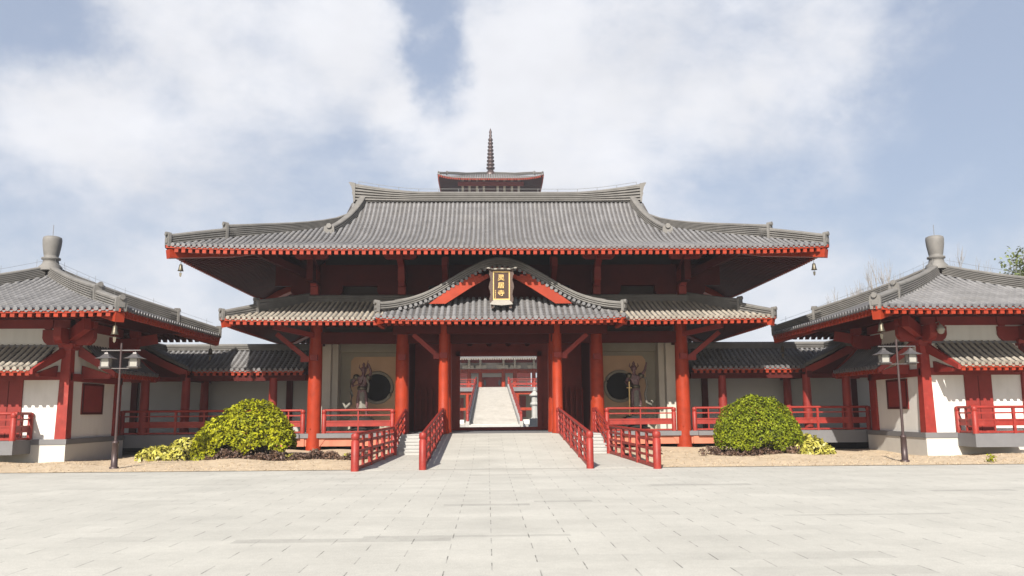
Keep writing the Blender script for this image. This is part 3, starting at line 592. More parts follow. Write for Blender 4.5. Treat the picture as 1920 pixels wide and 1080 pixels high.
for s in (-1, 1):
    # grilles beside the doorway
    x0, x1 = sorted((s*2.65, s*3.95)); g = MB()
    for k in range(6): x = x0+(x1-x0)*k/5; g.box(x-.045, x+.045, 39.5, 39.59, DZ, 2.6); g.prism([(-.045, 2.6), (.045, 2.6), (0, 2.75)], (x, 39.545, 0), (1, 0, 0), (0, 0, 1), (0, .09, 0))
    g.box(x0, x1, 39.52, 39.57, 1.0, 1.08); g.box(x0, x1, 39.52, 39.57, 2.25, 2.33); g.build('picket_grille', 'redm', gate)
    # alcove: back wall, tan panel with a round window, pilaster
    WY = 38.75; g = MB(); a, b = sorted((s*8.15, s*4.05)); g.box(a, b, WY, WY+.2, DZ-.1, 5.4); g.build('alcove_wall', 'stucco', gate)
    g = MB(); a, b = sorted((s*4.0, s*4.12)); g.box(a, b, YC+.3, YD, DZ, 5.4); g.build('partition_wall', 'red_shade', gate)
    cxp, czp, rp = s*5.62, 2.74, .66; px0, px1, pz0, pz1, rc = s*6.85, s*4.4, 1.2, 4.16, .22
    xa, xb = sorted((px0, px1)); outer = []
    for (qx, qz, a0) in ((xb-rc, pz1-rc, 0), (xa+rc, pz1-rc, 90), (xa+rc, pz0+rc, 180), (xb-rc, pz0+rc, 270)):
        outer += [(qx+rc*math.cos(R(a0+d)), qz+rc*math.sin(R(a0+d))) for d in (0, 22, 45, 68, 90)]
    nO = 48
    def hit(ang):   # point of the rounded outline in direction ang from the window's centre
        best = None; dx, dz_ = math.cos(ang), math.sin(ang)
        for (ax, az), (bx, bz) in zip(outer, outer[1:]+outer[:1]):
            ex, ez = bx-ax, bz-az; den = dx*ez-dz_*ex
            if abs(den) < 1e-9: continue
            tt = ((ax-cxp)*ez-(az-czp)*ex)/den; uu = ((ax-cxp)*dz_-(az-czp)*dx)/den
            if tt > 0 and -1e-6 <= uu <= 1+1e-6 and (best is None or tt < best): best = tt
        return (cxp+dx*best, czp+dz_*best)
    g = MB(); vs = []
    for k in range(nO):
        an = 2*math.pi*k/nO; ox, oz = hit(an)
        vs += [(cxp+rp*math.cos(an), WY-.06, czp+rp*math.sin(an)), (ox, WY-.06, oz), (ox, WY+.01, oz)]
    g.add(vs, [f for k in range(nO) for f in ((k*3, k*3+1, (k+1) % nO*3+1, (k+1) % nO*3), (k*3+1, k*3+2, (k+1) % nO*3+2, (k+1) % nO*3+1))]); g.build('tan_panel', 'tan', gate)
    g = MB(); ring = [(cxp+(rp+.03)*math.cos(2*math.pi*k/40), WY-.07, czp+(rp+.03)*math.sin(2*math.pi*k/40)) for k in range(41)]; g.tube(ring, .075, 8, False); rg = g.build('round_window', 'stucco', gate)
    g = MB(); g.tube([(cxp, WY-.02, czp), (cxp, WY-.01, czp)], rp, 40); g.build('dark_pane', 'black', rg)
    g = MB(); a, b = sorted((s*7.55, s*7.98)); g.box(a, b, YC+1.35, WY, DZ, 4.75); a, b = sorted((s*7.3, s*7.55)); g.box(a, b, YC+1.8, WY, DZ, 4.9); g.build('pilaster', 'pil', gate)
    g = MB(); a, b = sorted((s*8.15, s*4.3)); g.box(a, b, WY-.3, WY, 4.35, 4.9); g.build('alcove_lintel', 'stucco', gate)
    g = MB(); a, b = sorted((s*7.98, s*8.15)); g.box(a, b, WY+.2, 40.5, DZ, 5.2); g.build('side_wall', 'red_shade', gate)
g = MB(); g.box(-8.1, 8.1, 36.3, 40.4, 5.31, 5.4); g.build('ceiling', 'red_shade', gate)
for s in (-1, 1):
    g = MB(); a, b = sorted((s*8.15, s*4.4)); g.box(a, b, 40.4, 40.5, DZ, 5.3); g.build('rear_wall', 'red_shade', gate)

wind_bell(-12.3, 31.75, 7.42, 1.0, 'bronze wind bell under the left corner of the gate\'s upper eave')
wind_bell(12.3, 31.75, 7.42, 1.0, 'bronze wind bell under the right corner of the gate\'s upper eave')

# --- name plaque
pl = thing('name_plaque', 'upright brown plaque with three gold characters hanging in the portico gable', 'plaque', (0.02, 32.3, 5.9))
tilt = Matrix.Translation(Vector((.02, 32.3, 5.95))) @ Matrix.Rotation(R(7), 4, 'X')
def tl(mb): mb.v = [tuple(tilt @ Vector(p)) for p in mb.v]; return mb
g = MB(); g.box(-.30, .30, -.0, .05, .05, 1.08); tl(g).build('board', 'wood', pl)
g = MB()
for a, b, c, d in ((-.335, -.29, .0, 1.12), (.29, .335, .0, 1.12), (-.29, .29, 0, .045), (-.29, .29, 1.075, 1.12)): g.box(a, b, -.02, .05, c, d)
tl(g).build('gold_border', 'gold', pl)
for s in (-1, 1):
    g = MB(); g.prism([(s*.335, -.05), (s*.45, -.12), (s*.47, .05), (s*.43, .2), (s*.45, .35), (s*.50, .5), (s*.47, .65), (s*.43, .78), (s*.45, .92), (s*.49, 1.02), (s*.46, 1.1), (s*.52, 1.22), (s*.335, 1.17)], (0, 0, 0), (1, 0, 0), (0, 0, 1), (0, .1, 0)); tl(g).build('carved_side', 'frame', pl)
g = MB(); top = [(-.62, 1.27), (-.5, 1.28), (-.35, 1.235), (0, 1.25), (.35, 1.235), (.5, 1.28), (.62, 1.29)]
g.prism(top+[(x, z-.05) for x, z in reversed(top)], (0, -.08, 0), (1, 0, 0), (0, 0, 1), (0, .14, 0)); tl(g).build('top_rail', 'pale', pl)
g = MB(); g.prism([(-.5, 1.23), (.5, 1.23), (.34, 1.12), (-.34, 1.12)], (0, .0, 0), (1, 0, 0), (0, 0, 1), (0, .1, 0)); tl(g).build('carved_head', 'frame', pl)
g = MB(); g.add([(-.335, -.01, 0), (.335, -.01, 0), (.45, -.14, -.17), (.2, -.15, -.2), (0, -.15, -.23), (-.2, -.15, -.2), (-.45, -.14, -.17), (-.33, .05, -.02), (.33, .05, -.02)], [(0, 6, 5, 4, 3, 2, 1), (7, 0, 1, 8), (7, 6, 0), (8, 1, 2), (7, 8, 2, 3, 4, 5, 6)]); tl(g).build('flared_foot', 'pale', pl)
for s in (-1, 1):
    g = MB(); g.box(s*.36-.05, s*.36+.05, -.05, .1, -.33, -.1); tl(g).build('bracket_foot', 'frame', pl)
def text(body, size, x, z, name, m, sx=1.):
    cu = bpy.data.curves.new('t', 'FONT'); cu.body = body; cu.size = size; cu.align_x = 'CENTER'; cu.align_y = 'CENTER'; cu.extrude = .016; cu.offset = .0035
    ob = bpy.data.objects.new('t', cu); col.objects.link(ob); bpy.context.view_layer.update()
    dg = bpy.context.evaluated_depsgraph_get(); me = bpy.data.meshes.new_from_object(ob.evaluated_get(dg)); bpy.data.objects.remove(ob)
    mt = tilt @ Matrix.Translation(Vector((x, -.018, z))) @ Matrix.Rotation(R(90), 4, 'X') @ Matrix.Diagonal((sx, 1, 1, 1))
    me.transform(Matrix.Translation(-pl.location) @ mt); me.name = name
    me.materials.clear(); me.materials.append(M[m]); o = bpy.data.objects.new(name, me); col.objects.link(o); o.parent = pl; return o
for ch, z in (('灵', .86), ('居', .555), ('寺', .25)): text(ch, .25, -.01, z, 'gold_character', 'gold', 1.1)
g = MB()
for k in range(5):
    z = .36-.07*k; g.box(-.25, -.21, -.012, .0, z, z+.012); g.box(-.235, -.222, -.012, 0, z-.02, z+.03); g.box(-.25, -.215, -.012, 0, z-.02, z-.01)
tl(g).build('signature', 'gold', pl)

# ================================================================== RAILINGS
def railing(name, pts, label, group, h=.97, nsub=3, big=(), start_r=.1, panel=True, thick=1.):
    """pts: base line points; posts at the points, thin balusters between"""
    pts = [Vector(p) for p in pts]; t = thing('railing', label, 'railing', pts[0], group)
    n = len(pts)
    for i, p in enumerate(pts):
        g = MB(); e = i in (0, n-1)
        if e: g.lathe(p.x, p.y, [(start_r, p.z), (start_r, p.z+h*.82), (start_r*.86, p.z+h*.83), (start_r*.86, p.z+h*.86), (start_r*1.05, p.z+h*.875), (start_r*1.05, p.z+h*.98), (start_r*.8, p.z+h*1.03)], 14)
        else: g.box(p.x-.045*thick, p.x+.045*thick, p.y-.045*thick, p.y+.045*thick, p.z-.02, p.z+h*.96)
        g.build('post', 'redr', t)
    Z = Vector((0, 0, 1))
    g = MB()
    for a, b in zip(pts, pts[1:]): g.tube([a+Z*h, b+Z*h], .052, 10)
    g.build('handrail', 'redr', t)
    for f, w, hh in ((.78, .05, .055), (.52, .06, .06), (.32, .05, .05), (.06, .06, .07)):
        g = MB()
        for a, b in zip(pts, pts[1:]): g.beam(a+Z*h*f, b+Z*h*f, w, hh*(1 if thick == 1 else 1.35))
        g.build('rail', 'redr', t)
    if panel:
        g = MB()
        for a, b in zip(pts, pts[1:]): g.beam(a+Z*h*.42, b+Z*h*.42, .02, h*.16)
        g.build('panel', 'redr', t)
    for a, b in zip(pts, pts[1:]):
        for k in range(1, nsub):
            p = a+(b-a)*k/nsub; g = MB(); g.box(p.x-.026*thick, p.x+.026*thick, p.y-.033*thick, p.y+.033*thick, p.z+.04*h, p.z+h*.97); g.build('baluster', 'redr', t)
    return t
RG = 'red railings beside the ramp'
def seg(p, q, n): p = Vector(p); q = Vector(q); return [p+(q-p)*k/n for k in range(n+1)]
zr = lambda y: max(0, (y-23.95)*.0737)
for s, nm in ((-1, 'left'), (1, 'right')):
    railing('railing', seg((s*2.36, 23.85, 0), (s*2.34, 33.8, zr(33.8)), 4), 'red railing climbing the %s edge of the stone ramp' % nm, RG, 1.0, 2, start_r=.105, panel=False, thick=1.35)
    railing('railing', seg((s*4.2, 23.5, 0), (s*3.98, 31.1, .05), 3), 'red railing on the flat outer side of the %s side path' % nm, RG, 1.0, 2, start_r=.115, panel=False, thick=1.5)
    railing('railing', seg((s*3.98, 31.3, .08), (s*3.9, 34.3, DZ), 1), 'short steep red railing along the steps on the %s' % nm, RG, .98, 3, start_r=.06, panel=False)
    railing('railing', seg((s*3.9, 34.5, DZ), (s*4.0, 35.75, DZ), 1), 'short level red railing at the head of the %s steps' % nm, RG, .97, 2, start_r=.07)
    railing('railing', seg((s*7.5, YC-.1, DZ), (s*4.6, YC-.1, DZ), 1), 'level red railing in front of the %s statue alcove' % nm, 'red railings along the decks', .97, 2, start_r=.1)
    YG = 35.45
    railing('railing', [Vector((s*8.4, YC-.1, DZ)), Vector((s*9.6, YC-.15, DZ)), Vector((s*11.2, YG, DZ)), Vector((s*13.55, YG, DZ)), Vector((s*15.75, YG, DZ))],
            'long red railing on the %s corridor deck behind the round shrub' % nm, 'red railings along the decks', .97, 2, start_r=.1)

# ================================================================== GUARDIAN STATUES
def statue(s, label):
    x, y = s*6.12, 37.45; t = thing('guardian_statue', label, 'statue', (x, y, DZ), 'guardian statues in the alcoves')
    g = MB(); g.lathe(x, y, [(.62, DZ), (.62, .86), (.5, .9), (.5, 1.02), (.56, 1.06), (.56, 1.3), (.46, 1.34), (.46, 1.4)], 28); g.build('round_base', 'black', t)
    # one skinned body
    me = bpy.data.meshes.new('body'); z0 = 1.4
    J = {'pel': (0, 0, 1.12), 'wai': (.02*s, 0, 1.32), 'che': (-.02*s, -.02, 1.62), 'nek': (-.04*s, -.02, 1.86), 'hd1': (-.05*s, -.05, 1.98), 'hd2': (-.06*s, -.04, 2.14),
         'hl': (-.13, 0, 1.02), 'kl': (-.17, -.12, .58), 'al': (-.15, 0, .12), 'tl': (-.17, -.18, .06), 'hr': (.13, 0, 1.02), 'kr': (.2, -.05, .56), 'ar': (.2, .04, .12), 'tr': (.24, -.14, .06),
         'shl': (-.28, -.02, 1.74), 'shr': (.26, -.02, 1.74)}
    up_ = s; # raised arm on the inner side for one, outer for the other
    J['ela'] = (.42*(1), -.12, 1.98) if s > 0 else (-.44, -.1, 1.5); J['wra'] = (.50, -.14, 2.28) if s > 0 else (-.36, -.34, 1.36); J['haa'] = (.52, -.15, 2.38) if s > 0 else (-.30, -.40, 1.38)
    J['elb'] = (-.44, -.12, 1.48) if s > 0 else (.40, -.12, 1.98); J['wrb'] = (-.38, -.34, 1.34) if s > 0 else (.30, -.16, 2.28); J['hab'] = (-.34, -.40, 1.34) if s > 0 else (.26, -.17, 2.38)
    sa, sb = ('shr', 'shl') if s > 0 else ('shl', 'shr')
    E_ = [('pel', 'wai'), ('wai', 'che'), ('che', 'nek'), ('nek', 'hd1'), ('hd1', 'hd2'), ('pel', 'hl'), ('hl', 'kl'), ('kl', 'al'), ('al', 'tl'), ('pel', 'hr'), ('hr', 'kr'), ('kr', 'ar'), ('ar', 'tr'), ('che', 'shl'), ('che', 'shr'),
          (sa, 'ela'), ('ela', 'wra'), ('wra', 'haa'), (sb, 'elb'), ('elb', 'wrb'), ('wrb', 'hab')]
    rad = dict(pel=.2, wai=.17, che=.21, nek=.08, hd1=.11, hd2=.09, hl=.15, kl=.10, al=.07, tl=.05, hr=.15, kr=.10, ar=.07, tr=.05, shl=.11, shr=.11, ela=.075, wra=.055, haa=.05, elb=.075, wrb=.055, hab=.05)
    K = list(J); me.from_pydata([(J[k][0], J[k][1], J[k][2]+z0-DZ) for k in K], [(K.index(a), K.index(b)) for a, b in E_], [])
    ob = bpy.data.objects.new('body', me); col.objects.link(ob); ob.parent = t
    md = ob.modifiers.new('skin', 'SKIN'); me.skin_vertices[0].data
    for i, k in enumerate(K): me.skin_vertices[0].data[i].radius = (rad[k], rad[k]*.85); me.skin_vertices[0].data[i].use_root = (k == 'pel')
    sub = ob.modifiers.new('sub', 'SUBSURF'); sub.levels = sub.render_levels = 1; me.materials.append(M['statue'])
    X = lambda dx, dy, dz: Vector((x+dx, y+dy, z0+dz))
    g = MB(); g.lathe(x-.055*s, y-.05, [(.13, z0+2.02), (.14, z0+2.1), (.11, z0+2.2), (.05, z0+2.25), (.07, z0+2.32), (.02, z0+2.42)], 14)
    for d in (-1, 1): g.tube([X(-.05*s+d*.1, -.05, 2.1), X(-.05*s+d*.2, -.05, 2.2), X(-.05*s+d*.17, -.05, 2.34)], [.04, .03, .01], 6)
    g.build('crown', 'statue', t)
    g = MB(); n = 18; vs = []
    for i, (r1, z) in enumerate(((.19, 1.25), (.22, 1.0), (.23, .75), (.24, .5), (.25, .40))):
        for k in range(n): a = 2*math.pi*k/n; rr = r1*(1+.10*math.sin(a*5+i)); vs.append(X(rr*math.cos(a), rr*math.sin(a)*.75, z))
    g.add(vs, [(i*n+k, i*n+(k+1) % n, (i+1)*n+(k+1) % n, (i+1)*n+k) for i in range(4) for k in range(n)], True); g.build('robe_skirt', 'robe', t)
    g = MB()
    for d, ph in ((1, 0), (-1, 1.)):   # scarf that floats round the shoulders and curls at the ground
        path = [X(d*.24, -.1, 1.75), X(d*.5, .05, 1.65), X(d*.56, .1, 1.3), X(d*.44, 0, .95), X(d*.5, -.05, .6), X(d*.72, -.06, .42), X(d*.78, -.08, .62), X(d*.66, -.1, .66)]
        if d == -s: path = [X(d*.2, -.12, 1.72), X(d*.3, -.1, 1.45), X(d*.27, -.12, 1.1)]
        g.tube(path, [.04, .05, .05, .06, .08, .10, .08, .03][:len(path)], 8)
    g.build('scarf', 'robe', t)
    g = MB()
    for q in (-1, 1): g.lathe(x+q*.27, y-.02, [(.05, z0+1.9), (.13, z0+1.86), (.16, z0+1.76), (.12, z0+1.66)], 12)
    g.lathe(x, y-.02, [(.19, z0+1.2), (.22, z0+1.24), (.22, z0+1.31), (.18, z0+1.36)], 14); g.build('armour', 'gold' if False else 'bronze', t)
    g = MB(); hx = -.34 if s > 0 else -.30
    if s > 0:
        g.tube([X(-.36, -.42, 0), X(-.34, -.42, 1.32)], .032, 8); g.tube([X(-.46, -.42, 1.22), X(-.22, -.42, 1.22)], .025, 6); g.tube([X(-.34, -.42, 1.3), X(-.34, -.42, 1.5)], .03, 8); g.build('sword', 'gold', t)
    else:
        g.tube([X(.26, -.2, 2.5), X(.18, -.24, 2.0), X(.02, -.34, 1.5), X(-.32, -.42, 1.36)], [.02, .035, .035, .02], 8); g.build('staff', 'statue', t)
statue(-1, 'painted guardian statue in the left alcove holding a staff across its body')
statue(1, 'painted guardian statue in the right alcove resting on a golden sword')

# ================================================================== CORRIDORS
def corridor(s, nm):
    t = thing('covered_corridor', 'low covered corridor with grey tiled roof linking the gate and the %s pavilion' % nm, 'corridor', (s*12, 38.5, 0), 'side corridors of the gate')
    zc = lambda q: 3.50+.42*q+.045*q*q
    XR, XV = 15.55, 13.55; x0 = 8.6   # ridge corner and inner eave of the return wing
    T, B, SO, RA, RE = MB(), MB(), MB(), MB(), MB()
    xm, hf = s*(x0+17.55)/2, (17.55-x0)/2
    # front slope: eave at y=37, clipped by the valley towards the wing
    def front_min(u):   # local u -> world x
        x = xm+u; return max(0, abs(x)-XV)
    f = Roof((xm, 37.), (1, 0), (0, 1), hf, lambda u: 2.0 if abs(xm+u) < XR else 0, zc)
    f.tiles(T, B, .235, .07, tmin=lambda u: min(front_min(u), 2.0))
    fu = Roof((s*(x0+XV)/2, 37.), (1, 0), (0, 1), (XV-x0)/2, lambda u: 2., zc); fu.under(SO, RA, 1.9, .27, .13, .12, step=1, RE=RE)
    f = Roof((xm, 41.), (-1, 0), (0, -1), hf, lambda u: 2.0, zc); f.tiles(T, B, .235, .07); f.under(SO, RA, 1.9, .4, .12, .11, step=1, RE=RE)
    # wing coming forward: inner slope has its eave at |x|=XV, outer at 17.55
    yf = 36.5; yw, hw = (yf+39.)/2, (39.-yf)/2
    f = Roof((s*XV, yw), (0, s*1.), (s*1., 0), hw, lambda u: 2.0, zc)
    def wing_min(u): y = yw+u*s; return min(2.0, max(0, y-37.))
    f.tiles(T, B, .235, .07, tmin=wing_min)
    fu = Roof((s*XV, (yf+37.)/2), (0, s*1.), (s*1., 0), (37-yf)/2, lambda u: 1.9, zc); fu.under(SO, RA, 1.9, .27, .12, .11, step=1, RE=RE)
    f = Roof((s*17.55, yw), (0, -s*1.), (-s*1., 0), hw, lambda u: 2.0, zc); f.tiles(T, B, .235, .07); f.under(SO, RA, 1.9, .4, .12, .11, step=1, RE=RE)
    rf = B.build('roof', 'pan', t); T.build('roof_tiles', 'tile', rf); SO.build('soffit_boards', 'red_shade', rf); RA.build('rafters', 'red_shade', rf); RE.build('rafter_ends', 'red', rf)
    g = MB(); g.sweep([(s*x0, 39, zc(2)-.05), (s*XR, 39, zc(2)-.05)], ridge_prof(.3, .34, 3)); g.sweep([(s*XR, 39.1, zc(2)-.05), (s*XR, yf-.05, zc(2)-.05)], ridge_prof(.3, .34, 3)); end_block(g, (s*XR, yf-.05, zc(2)-.05), (0, -1), .34, .36); g.build('ridge', 'ridge', rf)
    # verges
    g = MB(); g.sweep([(s*XV, yf-.02, zc(0)+.02), (s*(XV+1), yf-.02, zc(1)+.02), (s*XR, yf-.02, zc(2)+.02)], ridge_prof(.22, .14, 1)); g.sweep([(s*17.55, yf-.02, zc(0)+.02), (s*(XR+1), yf-.02, zc(1)+.02), (s*XR, yf-.02, zc(2)+.02)], ridge_prof(.22, .14, 1)); g.build('verge', 'ridge', rf)
    for d in (-1, 1):
        g = MB(); g.prism([(d*2.0, -.1), (d*2.0, -.42), (d*1.0, .03), (0, .5), (0, .88), (d*1.0, .34)], (s*XR, yf+.02, 3.55), (1, 0, 0), (0, 0, 1), (0, .1, 0)); g.build('barge_board', 'redm', t)
    g = MB(); g.prism([(-1.6, 3.2), (1.6, 3.2), (0, 4.3)], (s*XR, yf+.5, 0), (1, 0, 0), (0, 0, 1), (0, .08, 0)); g.build('gable_wall', 'red_shade', t)
    # structure
    g = MB(); a, b = sorted((s*8.6, s*18.6)); g.box(a, b, 40.05, 40.2, .6, 3.12); g.build('back_wall', 'corrwall', t)
    g = MB(); g.box(a, b, 39.95, 40.25, 3.12, 3.4); g.build('wall_beam', 'redm', t)
    g = MB(); a, b = sorted((s*8.6, s*13.9)); g.box(a, b, 37.15, 37.35, 3.02, 3.3); g.build('eave_beam', 'red_shade', t)
    g = MB(); g.box(s*13.7-.1, s*13.7+.1, 36.4, 39.9, 3.02, 3.3); g.build('eave_beam', 'red_shade', t)
    for x in (9.93, 13.93, 17.2):
        g = MB(); g.box(s*x-.14, s*x+.14, 39.9, 40.05, .6, 3.12); g.build('wall_post', 'red_shade', t)
    for x, y in ((10., 37.2), (13.6, 36.6), (14.95, 35.6), (13.6, 39.0), (16.3, 35.6)):
        g = MB(); g.lathe(s*x, y, [(.2, .6), (.19, 2.), (.17, 3.15)], 16); g.build('column', 'redm', t)
    g = MB(); a, b = sorted((s*8.5, s*13.0)); g.box(a, b, 35.75, 40.2, .55, DZ-.006); g.build('deck', 'concrete', t)
    g = MB(); a, b = sorted((s*10.9, s*16.5)); g.box(a, b, 35.3, 35.75, .22, DZ-.003); a, b = sorted((s*13.0, s*18.6)); g.box(a, b, 35.75, 40.2, .22, DZ-.009); g.build('deck_kerb', 'concrete', t)
    g = MB(); a, b = sorted((s*8.3, s*11)); g.box(a, b, 35.9, 36.1, .2, .545); g.build('floor_beam', 'fade', t)
    g = MB(); a, b = sorted((s*8.3, s*18.6)); g.box(a, b, 37.2, 37.4, -.4, .5); g.build('underdeck_shade', 'black', t)  # black sheet again stands for the darkness below the corridor deck
corridor(-1, 'left'); corridor(1, 'right')

# ================================================================== PAVILIONS
def pavilion(s, nm, door, bal, pent):
    CX_, CY, H = 17.62, 32.5, 5.1
    t = thing('pavilion', 'white walled corner pavilion with pyramid tile roof at the far %s' % nm, 'pavilion', (s*CX_, CY, 0), 'corner pavilions')
    Wd = 2.02   # half wall width
    zq = lambda q: 5.03+.315*q+.0028*max(q, 0)**3
    tm = lambda u: max(0, H-abs(u))
    T, B, SO, RA, RE = MB(), MB(), MB(), MB(), MB()
    for a, b, org in (((1, 0), (0, 1), (s*CX_, CY-H)), ((-1, 0), (0, -1), (s*CX_, CY+H)), ((0, -1), (1, 0), (s*CX_-H, CY)), ((0, 1), (-1, 0), (s*CX_+H, CY))):
        f = Roof(org, a, b, H, tm, zq, lambda u, q: .03*(abs(u)/H)**6); f.tiles(T, B, .235, .072); f.under(SO, RA, 3.2, .285, .14, .13, step=3, RE=RE)
    rf = B.build('roof', 'pan', t); T.build('roof_tiles', 'tile', rf); SO.build('soffit_boards', 'red_shade', rf); RA.build('rafters', 'red_shade', rf); RE.build('rafter_ends', 'red', rf)
    for sx in (-1, 1):
        for sy in (-1, 1):
            g = MB(); hip_ridges(g, None, (s*CX_+sx*H, CY+sy*H), (-sx, -sy), zq, 5, [(.12, 1.7, .40, .42), (1.5, 4.95, .58, .45)], .30)
            g.build('hip_ridge', 'ridge', rf)
            g = MB(); c = Vector((s*CX_+sx*H, CY+sy*H, 0)); d = Vector((-sx, -sy, 0)); p = c+d*.1; p.z = 4.76; q = c+d*3.1; q.z = zq(3.1)-.45; g.beam(p, q, .3, .32); g.build('corner_beam', 'red', rf)
            g = MB()
            for k in range(6):
                q = .5+k*.85; px, py = s*CX_+sx*(H-q), CY+sy*(H-q); zt = zq(q)+(.42 if q < 1.5 else .54); g.tube([(px, py, zt-.1), (px, py, zt+.2)], .006, 4)
            g.tube([(s*CX_+sx*(H-.3), CY+sy*(H-.3), zq(.3)+.5)]+[(s*CX_+sx*(H-q), CY+sy*(H-q), zq(q)+(.53 if q < 1.6 else .62)) for q in (1.3, 2.1, 3., 4., 4.9)], .005, 4); g.build('lightning_wire', 'wire', rf)
    g = MB(); zf = 7.16
    g.lathe(s*CX_, CY, [(.42, zf), (.42, zf+.15), (.30, zf+.28), (.27, zf+.42), (.34, zf+.45), (.34, zf+.52), (.25, zf+.55), (.27, zf+.62), (.33, zf+1.0), (.345, zf+1.22), (.33, zf+1.33), (.25, zf+1.37)], 26); g.build('roof_finial', 'ridge', rf)
    g = MB(); g.tube([(s*CX_, CY, zf+1.3), (s*CX_, CY, zf+1.85)], .012, 5); g.build('lightning_rod', 'wire', rf)
    # body
    x0, x1, y0, y1 = s*CX_-Wd, s*CX_+Wd, CY-Wd, CY+Wd
    xi = s*(CX_-Wd)   # inner side
    g = MB(); g.box(x0+.03, x1-.03, y0+.05, y1, DZ, 5.0); g.build('wall', 'white', t)
    g = MB(); b = .55
    lo = [(x0-.07, y0-.07), (x1+.07, y0-.07), (x1+.07, y1+.6), (x0-.07, y1+.6)]
    g.add([(x, y, -.6) for x, y in lo]+[(x, y, b) for x, y in lo], [(3, 2, 1, 0), (4, 5, 6, 7)]+[(i, (i+1) % 4, (i+1) % 4+4, i+4) for i in range(4)]); g.build('stone_base', 'base', t)
    g = MB(); g.box(x0-.1, x1+.1, y0-.1, y1+.6, b, DZ); g.build('base_cap', 'concrete', t)
    for px in (x0+.13, x1-.13):
        for py in (y0+.1, y1-.1):
            g = MB(); w0, w1 = .20, .155; g.add([(px-w0, py-w0, DZ), (px+w0, py-w0, DZ), (px+w0, py+w0, DZ), (px-w0, py+w0, DZ), (px-w1, py-w1, 3.95), (px+w1, py-w1, 3.95), (px+w1, py+w1, 3.95), (px-w1, py+w1, 3.95)],
                                                [(0, 1, 5, 4), (1, 2, 6, 5), (2, 3, 7, 6), (3, 0, 4, 7), (4, 5, 6, 7)]); g.build('column', 'redr', t)
            g = MB(); g.prism([(-.3, .22), (-.2, 0), (.2, 0), (.3, .22)], (px, py, 3.92), (1, 0, 0), (0, 0, 1), (0, .5, 0)); g.prism([(-.3, .22), (-.2, 0), (.2, 0), (.3, .22)], (px, py, 3.925), (0, 1, 0), (0, 0, 1), (.5, 0, 0))
            g.prism(boat(.92, .55), (px, py, 4.10), (1, 0, 0), (0, 0, 1), (0, .26, 0)); g.prism(boat(.92, .55), (px, py, 4.103), (0, 1, 0), (0, 0, 1), (.26, 0, 0))
            g.prism([(-.18, .4), (-.18, .12), (-.1, 0), (.1, 0), (.18, .12), (.18, .4)], (px-.74, py, 4.66), (1, 0, 0), (0, 0, 1), (0, .3, 0)); g.prism([(-.18, .4), (-.18, .12), (-.1, 0), (.1, 0), (.18, .12), (.18, .4)], (px+.74, py, 4.66), (1, 0, 0), (0, 0, 1), (0, .3, 0))
            sx = -1 if px < s*CX_ else 1; sy = -1 if py < CY else 1
            g.beam((px, py, 4.4), (px+sx*1.15, py+sy*1.15, 4.75), .24, .42)
            g.build('bracket', 'redm', t)
    for yy in (y0+.1-.9, y1-.1+.9):
        g = MB(); g.box(x0-2.1, x1+2.1, yy-.12, yy+.12, 4.95, 5.3); g.build('purlin', 'red_shade', t)
    for xx in (x0+.13-.9, x1-.13+.9):
        g = MB(); g.box(xx-.12, xx+.12, y0-2.1, y1+2.1, 4.952, 5.302); g.build('purlin', 'red_shade', t)
    g = MB(); g.box(x0-.1, x1+.1, y0+.0, y0+.2, 4.70, 5.02); g.build('wall_beam', 'redm', t)
    g = MB(); g.box(xi-.09, xi+.09, y0, y1, 4.703, 5.023); g.build('wall_beam', 'redm', t)
    # beams at the head of the lower wall
    g = MB(); g.box(x0-.06, x1+.06, y0-.03, y0+.13, 2.84, 3.12); g.build('wall_beam', 'redm', t)
    g = MB(); a, b2 = sorted((xi-s*.06, xi+s*.1)); g.box(a, b2, y0, y1+.3, 2.8, 3.08); g.build('wall_beam', 'redm', t)
    # pent roofs: front and inner side
    zp_ = lambda q: 3.20+.55*q+.28*q*q
    zpf = lambda q: 3.17+.47*q+.08*q*q
    T, B, SO, RA, RE = MB(), MB(), MB(), MB(), MB()
    xa, xb = sorted((s*pent[0], s*(2*CX_-pent[0])))
    f = Roof(((xa+xb)/2, 28.98), (1, 0), (0, 1), (xb-xa)/2+.0, lambda u: 1.53, zpf); f.tiles(T, B, .235, .07, .3); f.under(SO, RA, 1.5, .27, .13, .11, step=1, RE=RE)
    pf = B.build('front_pent_roof', 'pan', t); T.build('roof_tiles', 'tile_warm', pf); SO.build('soffit_boards', 'red_shade', pf); RA.build('rafters', 'red_shade', pf); RE.build('rafter_ends', 'red', pf)
    g = MB(); g.box(xa-.3, xb+.3, y0-.05, y0+.05, 4.02, 4.10); g.build('flashing', 'concrete', pf)
    for d, xx in ((-1, xa), (1, xb)):
        g = MB(); g.add([(xx-.05, 28.95, 3.15), (xx+.05, 28.95, 3.15), (xx+.05+d*.35, 30.5, 4.1), (xx-.05+d*.35, 30.5, 4.1), (xx-.05, 28.95, 2.98), (xx+.05, 28.95, 2.98), (xx+.05+d*.35, 30.5, 3.7), (xx-.05+d*.35, 30.5, 3.7)],
                        [(0, 1, 2, 3), (4, 7, 6, 5), (0, 4, 5, 1), (1, 5, 6, 2), (2, 6, 7, 3), (3, 7, 4, 0)]); g.build('barge_board', 'redm', pf)
        g = MB(); g.prism([(0, 2.95), (-1.2, 2.92), (-1.3, 3.02), (0, 3.35)], (xx+d*.05, 30.5, 0), (0, 1, 0), (0, 0, 1), (.12, 0, 0)); g.build('bracket_arm', 'redm', pf)
    T, B, SO, RA, RE = MB(), MB(), MB(), MB(), MB()
